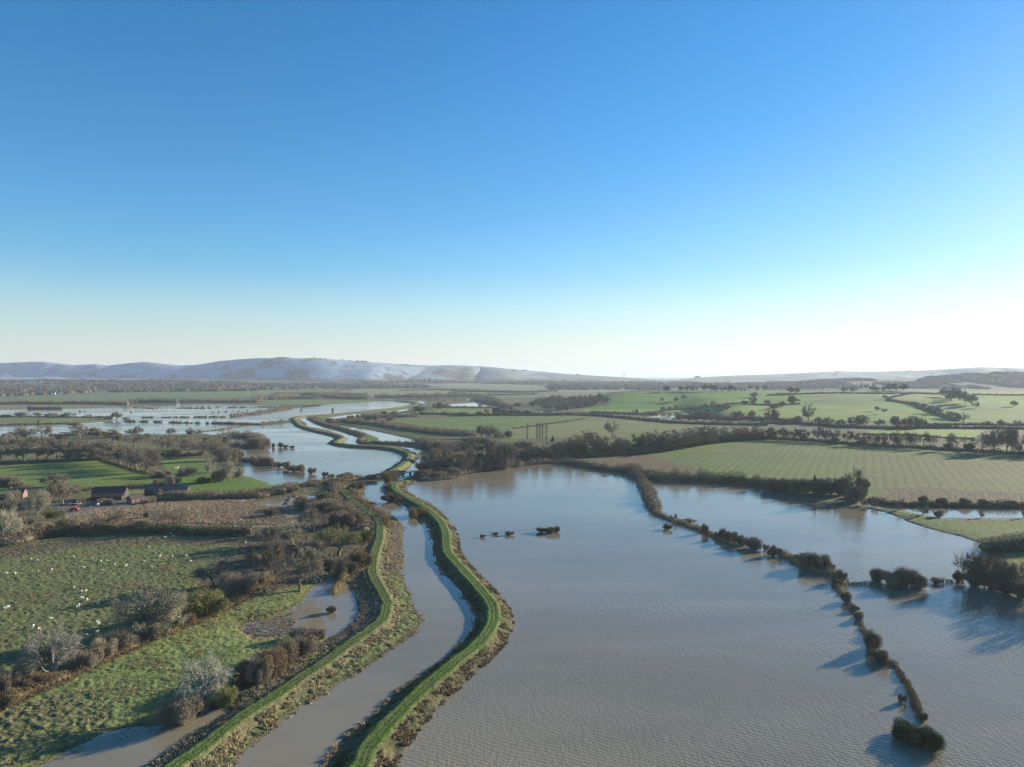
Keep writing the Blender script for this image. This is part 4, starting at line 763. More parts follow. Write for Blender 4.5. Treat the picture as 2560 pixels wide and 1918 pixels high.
trees('R', "beyond the wood and before the long green field", "trees between the long green field and the far pools", "400,560,480,90,open 450,560,470,110,oakb 520,560,485,80,open 220,575,500,110,bush 895,545,482,60,open 960,620,545,60,open 880,620,565,70,bush 700,625,575,110,bushb 250,610,570,60,bush 320,610,575,70,bush 540,620,590,50,bush 1060,620,570,60,bush 1150,600,530,80,bush 1230,600,545,90,bush 1300,600,550,80,bush 1400,600,555,90,bush 900,870,735,130,oakb 990,865,728,120,open 1060,870,770,90,open 1200,860,780,90,bush 1300,520,470,100,bush", 'oak', 'd')
trees('Q', "near the embankment's far bend", "bushes near the embankment's far bend", "1455,1040,975,105,bushb 1560,1015,960,60 1630,985,955,30 1720,1060,950,150,bushb 1830,1060,960,140 1970,960,910,90 2120,980,900,120 1130,1100,1010,110 1250,1100,1050,80 1470,1110,1060,120 2060,1060,990,140 1980,1110,1050,110", 'bush', 'd')
# the hedge between the two lakes, and shrubs standing in the big lake
trees('I', "on the drowned hedge between the lakes", "shrubs on the drowned hedge between the lakes", "430,425,340,65,thin 555,440,380,115,scrub 690,525,425,50,spray 850,575,462,120,spray 930,605,490,140,bushb 1010,630,520,120,bush 1110,668,530,175,bushb 1220,675,605,55 1290,722,603,105,spray 1345,722,640,70 1500,765,690,110 1590,830,653,165,bushb 1700,850,672,190,bushb 1780,860,750,95,bush 1860,950,808,115,spray 1840,975,900,140,shrub,t", 'shrub', 'd', sc=.82)
trees('J', "in the shrub line down the right-hand water", "shrubs in the broken line down the right-hand water", "525,548,455,85,bush 580,610,548,75,bush 610,668,590,80,bush 690,872,700,120,spray 750,958,840,135,bushb,r 892,1218,1143,62,shrub 1035,1345,1270,60,shrub,r 895,1450,1312,210,bushb,n 1010,1505,1345,230,bushb,n 1105,1540,1365,190,spray,n", 'bush', 'd', sc=.82)
trees('J', "in the flooded fence line at right", "bushes in the flooded fence line at right", "740,410,303,130,spray,f 830,445,330,170,bushb 905,448,288,230,spray 1000,448,345,120,bushb 1127,425,373,88,bush 1275,408,318,90,spray", 'bush', 'd', sc=.9)
trees('J', "on the wooded point at the right picture edge", "trees on the wooded point at the right picture edge", "1305,420,198,100,open,d 1375,432,205,150,ivyd,d 1450,442,225,160,oakb 1530,458,235,170 1615,480,270,180,oakb,f 1700,500,268,170,oak,f 1530,250,205,80,bush 1400,440,300,140,bush 1500,460,340,150,bush 1600,490,380,140,bush 1690,520,400,140,bush 1800,530,260,200,oakb 1920,560,260,220,oakb 2050,590,260,230,oakb", 'oakb', 'd')
each('H', "225,562,528,52,shrub,r 345,538,508,62,shrub,t 455,542,498,82,shrub,d 735,520,462,90,scrub,n 800,524,455,120,scrub,n 865,516,448,85,scrub,d", ["single russet shrub at the left end of the drowned fence", "tan reedy shrub second from the left along the drowned fence", "brown shrub at the middle of the drowned fence",
 "left end of the dark evergreen clump in the big lake", "middle bush of the dark evergreen clump in the big lake", "right, tallest bush of the dark evergreen clump in the big lake"], sc=.85)
each('I', "370,492,438,72,shrub,r", ["lone russet shrub in the big lake below the drowned hedge"])
trees('D', "in the second lake's shore scrub", "trees in the dark scrub along the second lake", "50,1262,1150,170,bushb 150,1275,1150,160,bush 240,1288,1155,160,bushb 330,1295,1158,130,bush 403,1303,1140,70,cone,n 450,1308,1150,150,bushb 540,1312,1145,150,ivyd 620,1318,1148,110,bush 738,1345,1052,210,oakc,f 740,1370,1215,150,bushb,f 830,1270,1160,95,bush 800,1330,1220,90,bush", 'bush', 'd')
trees('D', "in the strip of water beside the rough field", "saplings along the water beside the rough field", "825,1398,1338,42 920,1412,1358,62 1070,1422,1384,50 1135,1442,1378,58 1340,1478,1388,82 1475,1502,1428,82,bush 1840,1502,1430,45 2205,1504,1425,50", 'thin', 'f')
trees('D', "on the near edge of the rough field", "bushes on the near edge of the rough field", "1340,1380,1305,80 1500,1388,1318,90 1700,1395,1315,90 1860,1398,1325,90 2100,1400,1340,90", 'bush', 'd')
# hedges
hedge("B 1440,1172 1640,1158 1800,1120 2000,1082 2209,1058 C 150,1036 400,1024", 4.0, 9, 'f', "low scrub overhanging the big lake under the lake-head wood", rag=.6)
hedge("A 1990,790 2080,800 2209,830 B 20,850 80,885", 6.5, 12, 'd', "bushy fringe of the tree stand reaching into the left lake, farther row", rag=.7)
hedge("A 2020,870 2120,885 2209,900 B 20,895", 5, 9, 'd', "middle row of drowned bushes right of the tree stand", rag=.7)
hedge("A 2085,1000 2209,1010 B 60,1040 170,1048", 5, 8, 'd', "near row of drowned bushes right of the tree stand", rag=.8)
TH = 'long hedges'
hedge("K 180,770 700,700 1100,675 1500,665 1900,668 2212,672 E 200,560 450,560", 5.0, 6, 'k', "tall dark hedge between the sheep pasture and the brown marsh")
hedge("F -300,1440 0,1300 200,1210 420,1120 560,1060 700,990 900,900 1100,820 1300,730 1500,640 E 300,1110 430,1050 620,960", 1.9, 5, 'r', "low russet hedge bottom between the sheep pasture and the meadow", rag=.6, leafy=.4)
hedge("A 1370,1352 1700,1350 2209,1330 B 120,1308 240,1300", 4.6, 7, 'd', "dark hedge between the farm and the brown marsh")
hedge("B 240,1250 430,1235 600,1220 800,1190 900,1165", 3.5, 8, 'd', "brown hedge on the causeway below the left lake")
hedge("K 880,205 960,190 1060,180", 3.0, 4, 'k', "short dark hedge left of the barn"); hedge("K 1350,160 1600,140 1900,118", 2.4, 3.5, 'd', "clipped brown hedge running right from the barn roof")
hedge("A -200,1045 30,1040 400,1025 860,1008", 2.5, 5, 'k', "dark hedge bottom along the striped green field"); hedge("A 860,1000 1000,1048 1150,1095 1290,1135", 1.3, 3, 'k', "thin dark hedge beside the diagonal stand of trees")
hedge("A -200,938 0,938 500,936 850,935", 2.2, 4, 'k', "dark hedge between the two rows of trees"); hedge("A 1390,975 1600,975 1760,968", 4.0, 7, 'k', "dark hedge behind the shaded green field")
hedge("A 430,790 860,785 1050,800", 3.0, 8, 'f', "brown scrub between the second tree row and the left lake")
hedge("A -300,634 0,634 500,638 900,641", 3.0, 5, 'd', "hedge on the far side of the lake pasture"); hedge("A -300,708 0,703 300,694 600,686", 3.5, 6, 'd', "hedge on the near side of the lake pasture")
hedge("A 1080,668 1400,675", 3.6, 6, 'f', "leftmost stretch of the drowned hedge across the left lakes", TH, .27); hedge("A 1460,678 1800,686", 3.4, 6, 'f', "second stretch of the drowned hedge across the left lakes", TH, .25)
hedge("A 1830,684 2209,694 B 100,688 290,668", 3.8, 7, 'f', "rightmost stretch of the drowned hedge, ending at the embankment", TH, .22)
hedge("A 1740,755 1950,735 2000,718 2150,702", 1.2, 4, 't', "tan reed bed spit running into the left lake", name='reed_bed', cat='reeds')
hedge("A 1200,635 1530,632", 2.2, 5, 'd', "thin broken hedge line in the upper left lake", TH, .45); hedge("A 1550,632 1950,630", 2.8, 6, 'd', "middle piece of the upper left lake's hedge", TH, .4)
hedge("A 2000,626 2100,612 2209,604 B 0,600 110,582 200,568 360,540", 5.5, 10, 'f', "bushy hedge curving up to the far shore of the left lake", TH, .3)
hedge("A 1490,553 1820,556", 2.0, 6, 'd', "short low hedge in the far water of the left lake", TH, .42); hedge("A 1970,549 2209,546 B 60,543 330,548", 3.0, 8, 'd', "long low hedge in the far water, meeting the curved hedge", TH, .3)
hedge("A 1150,549 1340,556", 2.0, 6, 'd', "small hedge remnant beside the far left point", TH, .42)
trees('A', "dotting the far water of the left lake", "small bushes dotting the far water of the left lake", "690,583,570,20 730,583,574,12 1130,592,580,14 1350,555,544,14 1835,593,585,14 1885,591,578,16 1950,586,578,20 2010,582,574,12 2060,579,570,12 2135,578,568,12 1700,541,533,20 1750,541,532,18 1800,543,535,14 1875,545,536,22 1640,540,533,14 1580,541,534,12", 'shrub', 'd')
hedge("A -300,528 0,524 500,522 1000,524 1100,532", 10, 14, 'd', "thick hedge behind the far left meadow"); hedge("A 1080,519 1250,514 1520,511", 12, 12, 'k', "thick hedge on the far left lake's shore")
hedge("A 1560,508 1800,505 2209,508 B 0,488 300,478 560,474", 10, 14, 'd', "dark hedge along the lake's far meadow"); hedge("A 240,562 540,561", 7, 10, 'k', "dark hedge on the left lake's far edge")
hedge("B 130,470 420,440 700,470 960,480", 12, 26, 'd', "bushy tree belt beyond the lake's far meadow"); hedge("B 440,440 700,450 960,455", 12, 30, 'f', "brown copse strip behind the white sheds"); hedge("B 1030,468 1300,468 1550,463 1890,455", 13, 16, 'd', "dark tree belt behind the far pools")
hedge("B 1900,480 1960,500 2080,520 2130,545 2209,560", 8, 16, 'd', "brown hedge on the right of the far pools")
hedge("B 380,545 560,530", 3, 6, 'k', "short dark hedge at the end of the curved one"); hedge("B 1480,487 1890,490", 3.0, 8, 'd', "thin hedge between the two far pools", TH, .36); hedge("B 1380,575 1500,560 1700,553 2060,555", 4.0, 8, 'd', "hedge behind the small bright field")
hedge("B 1350,615 1600,612 1850,625 2000,620 2209,622 C 300,622 620,618 900,640 1200,670 1450,690 1700,700 2209,712", 4.5, 6, 'k', "long dark hedge sweeping right beyond the long green field")
hedge("C 10,738 300,700 620,652", 1.5, 3, 'd', "thin hedge dividing the long green field from the rough one")
hedge("B 920,640 1080,640 1400,632", 6.5, 14, 'f', "brown thicket left of the long green field"); hedge("B 740,668 900,690 1080,705 1300,745 1500,770 1700,790 1900,800", 6.0, 14, 'f', "brown slope hedge below the long green field")
hedge("B 1080,700 1200,705 1400,740 1700,770 1900,790", 4, 16, 'r', "russet scrub on the slope beside the long green field")
hedge("B 470,648 560,690 700,725 840,765 930,800 890,840 960,860", 2.6, 5, 'r', "russet thicket on the far inner bank of the river", rag=.7); hedge("B 990,858 1200,862 1380,872 1520,905 1600,940", 2.6, 5, 'd', "dark scrub on the inner bank before the wood", rag=.7)
hedge("B 1390,850 1500,870 1640,900 1760,930", 6, 14, 'f', "brown scrub at the left end of the lake-head wood")
hedge("C 430,1018 600,1045 800,1085 930,1095", 4.0, 9, 'f', "olive-brown scrub along the big lake's far shore"); hedge("C 960,1090 1080,1115 1200,1150", 5.0, 14, 'd', "dark thicket where the two lakes nearly meet")
hedge("C 1020,1110 1110,1160 1170,1270 1200,1370 1240,1440", 4.0, 7.5, 'f', "wide bushy hedge running out between the two lakes")
hedge("C 1230,1450 1380,1515 1560,1580 1700,1628 I 850,590 1000,640", 1.7, 4, 't', "low tan bank of dead grass carrying the drowned hedge", rag=.8, name='reed_bed', cat='reeds', leafy=.3); hedge("I 1350,705 1500,770 1650,850 1800,880 1900,960", 2.0, 4, 't', "tan reeds under the round bushes between the lakes", rag=.7, name='reed_bed', cat='reeds', leafy=.3)
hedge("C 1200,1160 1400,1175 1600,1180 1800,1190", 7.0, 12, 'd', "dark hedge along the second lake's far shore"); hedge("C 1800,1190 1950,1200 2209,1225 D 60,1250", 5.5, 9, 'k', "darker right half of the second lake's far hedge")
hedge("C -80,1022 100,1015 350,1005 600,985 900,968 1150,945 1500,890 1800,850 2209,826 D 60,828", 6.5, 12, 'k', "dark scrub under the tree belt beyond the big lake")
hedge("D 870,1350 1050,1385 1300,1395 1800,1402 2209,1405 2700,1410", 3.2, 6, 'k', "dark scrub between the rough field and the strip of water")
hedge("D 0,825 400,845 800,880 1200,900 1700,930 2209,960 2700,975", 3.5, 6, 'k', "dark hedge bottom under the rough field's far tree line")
hedge("J 1480,205 1560,200 1716,195 1950,200", 6.5, 12, 'k', "dark hedge at the right picture edge above the wooded point")
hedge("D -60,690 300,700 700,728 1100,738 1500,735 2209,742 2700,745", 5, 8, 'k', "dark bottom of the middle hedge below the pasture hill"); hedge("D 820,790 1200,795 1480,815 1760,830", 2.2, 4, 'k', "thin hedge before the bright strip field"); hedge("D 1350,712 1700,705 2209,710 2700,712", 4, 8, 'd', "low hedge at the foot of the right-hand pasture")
hedge("D 1030,488 1130,505 1270,530 1400,590 1560,645 1640,672", 4.5, 7, 'd', "diagonal hedge down the pasture hill"); hedge("D 1040,480 1150,450 1240,432", 3, 5, 'd', "short hedge up to the pasture crest"); hedge("D 0,448 300,436 700,430 1220,430 1480,436", 3.5, 8, 'd', "hedge along the top of the pasture hill"); hedge("D 1770,440 2000,445 2700,450", 3, 7, 'd', "hedge on the right-hand crest of the hill")
hedge("N 460,607 620,585 840,558 1100,532 1280,515 1390,505", 4.2, 7, 'd', "hedge rising from the far river up the pasture slope"); hedge("N 1280,565 1380,555 1400,500 1800,505 2212,495", 3.5, 7, 'd', "hedge across the middle of the near pasture slope"); hedge("N 1300,655 1450,660 1800,660 2100,680 2212,700", 5, 8, 'd', "dark hedge at the foot of the near pasture slope")
hedge("N -100,582 150,590 480,602 640,600", 4.5, 8, 'd', "scrub on the far river's pasture side"); hedge("R 1180,590 1500,600 1800,610 2212,625", 3.5, 8, 'f', "brown scrub on the far river's near side"); hedge("C 1420,640 1600,650 1760,650", 5, 10, 'k', "dark scrub under the small far lake's copse")
hedge("R -50,420 300,405 580,395", 9, 14, 'd', "dark belt at the left of the far plain"); hedge("R 850,400 1000,440 1100,490", 9, 16, 'd', "brown hedge right of the far pools")
hedge("R 550,365 900,355 1300,362 1750,350", 7, 16, 'd', "faint tree belt across the far plain"); hedge("R 0,345 400,335 900,345", 7, 12, 'f', "faint brown hedge beyond the far plain's belt"); hedge("R 960,395 1300,390 1500,385", 6, 10, 'd', "thin hedge left of the round copse")
hedge("F -300,300 0,300 150,290 250,262", 6.0, 12, 'f', "grey thicket at the left picture edge above the pasture")
hedge("E 1185,115 1160,220 1180,300", 2.6, 7, 'f', "scrub along the bank path's far left side"); hedge("E 1300,200 1420,290 1560,390 1620,500", 1.6, 5, 'r', "russet growth between the bank path and the river", rag=.7); hedge("E 1400,130 1320,160 1370,220", 2.0, 5, 'r', "russet growth at the causeway beside the river", rag=.7)
hedge("E 1250,290 1380,400 1430,520", 2.6, 10, 'f', "brown bramble strip between wood and bank path"); hedge("E 1160,890 1300,880 1420,850", 2.2, 6, 'd', "dark bramble at the pond's head")
hedge("J 440,415 520,520 600,640 690,850 770,945 830,960", 1.1, 1.6, 'f', "low brown scrub threading through the shrub line down the right-hand water", None, .30, .9, .2)
hedge("J 820,945 880,1010 940,1100 985,1180 1010,1270 1040,1330", 1.3, 1.7, 'r', "broken line of russet reeds in the right-hand water", None, .24, .8, .2, 'reed_bed', 'reeds'); hedge("J 545,425 740,425", 1.5, 1.0, 't', "upright tan reeds joining the fan-shaped shrub and the willow clump", None, .25, .6, .0, 'reed_bed', 'reeds')
hedge("J 1050,410 1090,410 1170,408 1240,408", 1.4, 1.0, 't', "upright reeds beside the small round bush at right", None, .3, .6, .0, 'reed_bed', 'reeds')
hedge("E 1255,900 1230,960 1190,1010 1170,1050", 2.0, 3.0, 't', "bright orange-tan reed bed at the head of the pond", None, 0, .4, .1, 'reed_bed', 'reeds')
# woods that read as one mass, and the round copse
rc = np.random.default_rng(31); q = scatter_poly("C 130,540 300,490 820,480 840,520 560,572 300,578", 85, rc); z_, s_ = land(q[:,0], q[:,1])
for (x_, y_), zz_, sh_ in zip(q, z_, s_):
    if sh_ > 2: plant(['oak', 'oakb', 'tall', 'bushb'][int(rc.integers(0, 4))], x_, y_, zz_ - .1, rc.uniform(13, 20), rc.uniform(11, 17), 'd' if rc.uniform() < .6 else 'f', "bare tree massed in the dark rounded copse beside the far river", "trees of the rounded copse", 'tree', True)
for s_, n_, h_, r_, c_, l_, sd_n in [
  ("A -700,455 0,455 400,440 800,425 1400,412 2209,408 B 0,400 380,395 380,370 0,365 A 2209,372 1400,372 600,372 0,375 -700,375", 2600, 13, 9, 'k', "brown woodland spread across the far left plain", 4),
  ("A -700,368 0,368 1200,366 2209,364 B 700,385 1100,380 700,352 0,350 A 1900,330 1200,322 0,325 -700,325", 2600, 12, 12, 'k', "hazy farther woodland below the snowy downs", 5),
  ("B 380,385 1000,385 1500,380 1480,365 900,360 400,365", 500, 11, 10, 'k', "low brown wood line in the middle of the far plain", 6),
  ("B 850,350 1300,345 1900,345 C 300,352 1100,350 1600,345 1600,330 600,325 0,335 B 1900,325 1300,325 900,330", 1800, 13, 13, 'k', "hazy village trees along the foot of the downs", 7),
  ("C 300,395 1300,400 1500,395 2209,392 2209,345 1500,345 600,355 300,365", 1300, 12, 13, 'k', "hazy woodland on the valley floor behind the pasture crest", 8),
  ("D 0,395 600,385 1400,388 2209,395 2800,395 2800,330 1400,330 0,335", 2200, 13, 14, 'k', "hazy woodland on the right beyond the hill crest", 9),
  ("D 1300,330 2209,330 2800,330 2800,262 2209,262 1700,270 1350,305", 1500, 13, 15, 'k', "bluish wooded hillside at the far right", 10)]:
    wood(s_, n_, h_, r_, c_, l_, 'wood', sd_n)
# ------------------------------------------------------------------ rough grass and reed tufts
def bank_top(x, y, z):                         # height of the two near banks where they rise above the land
    for L, H, top, sl in ((LR, 2.0, 1.8, .58), (LL, 1.9, 1.6, .46)):
        d = near_dist(L[::6], x, y, 9.0, False); z = np.where(d < 8.9, np.maximum(z, H - np.maximum(d - top, 0)*sl), z)
    return z
def tufts(phrase, pts, lo, hi, col, name='tussock_grass', blades_n=9, cat='grass', seed=1):
    rng = np.random.default_rng(seed); z, s = land(pts[:,0], pts[:,1]); n = len(pts); zb = bank_top(pts[:,0], pts[:,1], np.where(s > 0, z, -.05))
    h = rng.uniform(lo, hi, n); i = np.repeat(np.arange(n), blades_n); b = np.stack([pts[i,0], pts[i,1], zb[i]], 1) + rng.normal(size=(len(i),3))*[.16,.16,0]*h[i,None]*1.5
    d = unit(rng.normal(size=(len(i),3))*[.5,.5,.1] + [0,0,1]); V, F = blades(b, b + d*(h[i]*rng.uniform(.6, 1.1, len(i)))[:,None], h[i]*.30, rng)
    o = link(name, to_mesh(name, V, F, mSCRUB)); o.color = (*col, 1); tag(o, phrase, cat, kind='stuff')
rt = np.random.default_rng(4)
def clumpy(p, f=7, thr=.52, seed=3): return p[fbm(p[:,0]/f, p[:,1]/f, seed, 2) > thr]
def not_water(p, lo=.3, hi=99): z, s = land(p[:,0], p[:,1]); return p[(s > lo) & (s < hi)]
MEAD = "S -60,1960 F 0,1340 420,1140 900,920 1300,750 1560,640 E 860,1010 900,1100 760,1180 300,1330 300,1420 G 500,420 300,700 100,800 0,860"
tufts("pale dead grass tussocks dotted over the bottom meadow", clumpy(scatter_poly(MEAD, 8000, rt), 6, .64), .22, .50, (.32,.28,.165), seed=2)
tufts("short green tussocks over the bottom meadow", clumpy(scatter_poly(MEAD, 9000, rt), 4, .50), .14, .30, (.16,.20,.065), seed=3)
PAST = "F -200,340 250,300 700,280 1564,290 1500,600 1300,700 900,860 400,1110 0,1280 -200,1350"
tufts("brown rush clumps across the sheep pasture", clumpy(scatter_poly(PAST, 12000, rt), 9, .62), .25, .55, (.25,.205,.14), seed=4)
tufts("green grass tussocks across the sheep pasture", clumpy(scatter_poly(PAST, 7000, rt), 5, .5), .15, .32, (.13,.17,.05), seed=5)
tufts("pinkish brown reeds over the marsh", scatter_poly("K 780,640 900,480 1400,400 1700,330 2212,310 E 300,250 700,310 800,430 700,470 450,470 0,460 K 2212,560 1500,600", 9000, rt), .6, 1.2, (.32,.26,.185), seed=6)
def off_line(L, a, b, n, seed):                 # points beside a bank crest, a..b metres to its right
    r = np.random.default_rng(seed); T, N = frame2d(L); i = r.integers(0, len(L), n); w = 1/np.maximum(np.hypot(L[i,0], L[i,1]), 120); i = i[r.uniform(size=n) < w/w.max()]
    return L[i] + N[i]*r.uniform(a, b, (len(i),1))
tufts("pale straw tussocks on the river side of the left bank", not_water(clumpy(off_line(LL, 2.8, 6.0, 9000, 1), 3, .44), .4), .45, .95, (.44,.39,.23), seed=7)
tufts("mixed rough grass on the shelf beside the near river", not_water(off_line(LL, 5.0, 14, 9000, 2), .4), .2, .5, (.22,.23,.10), seed=8)
tufts("grey-brown docks and dead stems between left bank and pond", not_water(off_line(LL, -9, -2.8, 9000, 3), .4), .35, .8, (.24,.205,.155), seed=9)
def shoreline(L, a, b, n, seed, lo=-.9, hi=.8): p = off_line(L, a, b, n, seed); z, s = land(p[:,0], p[:,1]); return p[(s > lo) & (s < hi)]
tufts("tan reeds edging the near river's left side", clumpy(shoreline(LL, 4, 26, 26000, 4, -.8, .5), 3.0, .54), .35, .85, (.46,.36,.24), 'reeds', 10, 'reeds', 10)
tufts("brown reeds edging the near river's right side", clumpy(shoreline(LR, -12, -3, 14000, 5), 3.0, .46), .3, .75, (.36,.28,.19), 'reeds', 12, 'reeds', 11)
tufts("brown and straw growth along the lake side of the right bank", clumpy(off_line(LR, 2.6, 6.2, 13000, 6), 3, .42), .35, .85, (.25,.20,.125), seed=12)
tufts("low green tufts on the river slope of the right bank", clumpy(off_line(LR, -5.8, -2.6, 9000, 7), 3, .48), .3, .7, (.10,.125,.045), seed=13)
pz = scatter_poly("E 380,1370 420,1300 600,1270 800,1200 830,1290 700,1400 500,1420", 480, rt); tufts("brown stems standing in the shallow end of the pond", pz, .3, .6, (.25,.18,.125), 'reeds', 8, 'reeds', 14)
tufts("fresh green tussocks along the top of both near banks", np.vstack([off_line(LR, -2.6, 2.6, 5000, 8), off_line(LL, -2.4, 2.4, 5000, 9)]), .12, .26, (.13,.21,.045), seed=15)
# ------------------------------------------------------------------ animals
def plain(name, col, rough=.8, var=.25, scale=3.0, metal=0):
    M = Mat(name); n = M.noise(M.coord(), scale, 4, .6); return M.done(M.mix(1.0, col, M.rgb(M.math('MULTIPLY_ADD', n, var*2, 1 - var), (1,1,1)), 'MULTIPLY'), rough, n, .15, .05, Metallic=metal)
mWOOL = plain('wool', (.58,.55,.47), .95, .2, 9); mFACE = plain('sheep_skin', (.25,.22,.19)); mSWAN = plain('white_feathers', (.8,.8,.78))
def skin(name, pts, edges, rad, mat, sub=1):    # one continuous body grown over a skeleton
    me = bpy.data.meshes.new(name); me.from_pydata(pts, edges, []); o = bpy.data.objects.new(name + '_rig', me); COL.objects.link(o)
    o.modifiers.new('s', 'SKIN'); sv = me.skin_vertices[0].data
    for v, r in zip(sv, rad): v.radius = (r, r)
    sv[0].use_root = True; o.modifiers.new('d', 'SUBSURF').levels = sub
    dg = bpy.context.evaluated_depsgraph_get(); r = bpy.data.meshes.new_from_object(o.evaluated_get(dg)); bpy.data.objects.remove(o); r.name = name
    r.materials.clear(); r.materials.append(mat)
    for p in r.polygons: p.use_smooth = True
    return r
def sheep_mesh(graze):
    h = [(.0,0,.72),(.30,0,.74),(.55,0,.72),(-.28,0,.73),(-.52,0,.70)]
    hd = [(.74,0,.62),(.86,0,.36),(.96,0,.20)] if graze else [(.74,0,.86),(.86,0,1.02),(1.04,0,.98)]
    pts = h + hd; ed = [(0,1),(1,2),(0,3),(3,4),(2,5),(5,6),(6,7)]; rad = [.34,.34,.29,.35,.28,.15,.12,.07]
    for sx, b in ((.42, 2), (-.42, 4)):
        for sy in (-1, 1):
            k = len(pts); pts += [(sx, .16*sy, .42), (sx + .02, .17*sy, .20), (sx, .17*sy, .0)]; ed += [(b, k), (k, k+1), (k+1, k+2)]; rad += [.09, .05, .05]
    return skin('sheep', pts, ed, rad, mWOOL)
SH = [sheep_mesh(True), sheep_mesh(False)]
SHP = "35,490 92,492 232,480 190,404 232,410 315,469 450,390 505,455 565,399 615,416 648,412 630,473 700,437 771,442 878,416 924,449 975,386 1052,388 1137,383 1162,415 909,329 1007,270 1048,246 1061,261 1394,250 1433,253 1500,300 450,581 498,603 527,598 499,643 531,654 483,686 473,700 596,680 25,706 46,701 308,770 185,822 200,820 239,836 592,793 600,803 592,856 528,875 178,1045"
pp = [tuple(map(float, t.split(','))) for t in SHP.split()]; pp.sort()
gs = ground_at([x/2.444 for x, y in pp], [1240 + y/2.444 for x, y in pp]); rs = random.Random(8)
def where(x, y): return 'near the tall dark hedge' if y < 345 else 'in the upper pasture' if y < 520 else 'in the middle pasture' if y < 730 else 'in the low pasture by the hedge'
cnt = {}
for (x, y), g in zip(pp, gs):
    k = rs.random() < .75; w = where(x, y); cnt[w] = cnt.get(w, 0) + 1
    o = link('sheep', SH[0 if k else 1], None, (g[0], g[1], g[2] + .1), rs.uniform(0, 6.28), rs.uniform(.72, .92))
    tag(o, 'white sheep %s %s, %s from the left there' % ('grazing' if k else 'standing', w, ordn(cnt[w]-1)), 'sheep', 'sheep in the pasture')
for i, (x, y) in enumerate([(1505,1088), (1530,1085)]):
    g = ground_at([x/3.4516], [860 + y/3.4516])[0]; tag(link('sheep', SH[i], None, (g[0], g[1], g[2] + .1), i, 1.5), ['left', 'right'][i] + ' one of two white sheep in the shaded green field', 'sheep', 'sheep in the shaded field')
sw = skin('swan', [(0,0,.18),(.35,0,.2),(-.35,0,.24),(-.6,0,.34),(.52,0,.38),(.50,0,.66),(.60,0,.86),(.76,0,.82)], [(0,1),(0,2),(2,3),(1,4),(4,5),(5,6),(6,7)], [.3,.24,.26,.08,.09,.06,.08,.03], mSWAN)
g = ground_at([1039.5], [1245])[0]; tag(link('swan', sw, None, (g[0], g[1], 0), 1.0, 1.6), "white swan on the big lake beside the right bank", 'bird')
# ------------------------------------------------------------------ buildings
def box(cx, cy, cz, sx, sy, sz):
    x, y, z = sx/2, sy/2, sz/2; V = np.array([(cx+a*x, cy+b*y, cz+c*z) for c in (-1,1) for b in (-1,1) for a in (-1,1)])
    return V, np.array([(0,2,3,1),(4,5,7,6),(0,1,5,4),(2,6,7,3),(0,4,6,2),(1,3,7,5)])
def boxes(name, L, mat, parent=None, loc=None):
    G = Geo()
    for b in L: G.add(box(*b))
    return link(name, G.mesh(name, mat), parent, loc)
def gable(name, w, d, h, rise, mats, parent, over=.35, t=.14, z0=0.0, x0=0.0, y0=0.0):
    """walls with gable ends (ridge along x) and a roof of two thick slopes"""
    x, y = w/2, d/2; V = np.array([(-x,-y,z0-.5),(x,-y,z0-.5),(x,y,z0-.5),(-x,y,z0-.5),(-x,-y,z0+h),(x,-y,z0+h),(x,y,z0+h),(-x,y,z0+h),(-x,0,z0+h+rise),(x,0,z0+h+rise)], float) + [x0,y0,0]
    w_ = link('wall', to_mesh('wall', V, [np.array([(0,1,5,4),(2,3,7,6),(0,3,2,1)]), np.array([(1,2,6),(1,6,5),(5,6,9),(3,0,4),(3,4,7),(7,4,8)])], mats[0]), parent)
    X = x + over; Y = y + over; s = rise/y; r = []
    for sg in (-1, 1):
        a = np.array([(-X, 0, z0+h+rise+.03), (X, 0, z0+h+rise+.03), (X, sg*Y, z0+h-over*s+.03), (-X, sg*Y, z0+h-over*s+.03)]) + [x0,y0,0]; b = a + [0,0,t]; r.append((np.vstack([a, b]), np.array([(0,1,2,3),(4,7,6,5),(0,4,5,1),(1,5,6,2),(2,6,7,3),(3,7,4,0)])))
    G = Geo(); [G.add(q) for q in r]; rf = link('roof', G.mesh('roof', mats[1]), parent); return w_, rf
mBRICK = plain('red_brick', (.20,.115,.09)); mBOARD = plain('dark_boarding', (.05,.043,.038)); mTILE = plain('brown_roof_tiles', (.062,.045,.040), .85, .4, 1.5); mSLATE = plain('grey_sheet_roof', (.085,.085,.088), .85, .3, 1.0)
mWHITE = plain('white_render', (.72,.70,.66)); mGLASS = plain('dark_window_glass', (.03,.035,.045), .15); mRED = plain('faded_red_paint', (.40,.075,.04), .7); mTARP = plain('dark_blue_tarpaulin', (.035,.045,.075), .6); mWOOD = plain('weathered_wood', (.20,.165,.125)); mSTEEL = plain('galvanised_steel', (.35,.36,.37), .5); mYEL = plain('yellow_paint', (.50,.33,.06)); mCONC = plain('concrete', (.38,.37,.35)); mTILR = plain('red_roof_tiles', (.26,.11,.075), .85, .35, 1.5); mRUB = plain('black_rubber', (.025,.025,.025))
def site(fr, x, y): f = FR[fr]; g = ground_at([f[0] + x/f[2]], [f[1] + y/f[2]])[0]; return g
def thing(name, label, cat, g, rot=0, group=None, sink=0): return tag(link(name, None, None, (g[0], g[1], max(g[2], 0) + .1 - sink), rot), label, cat, group)
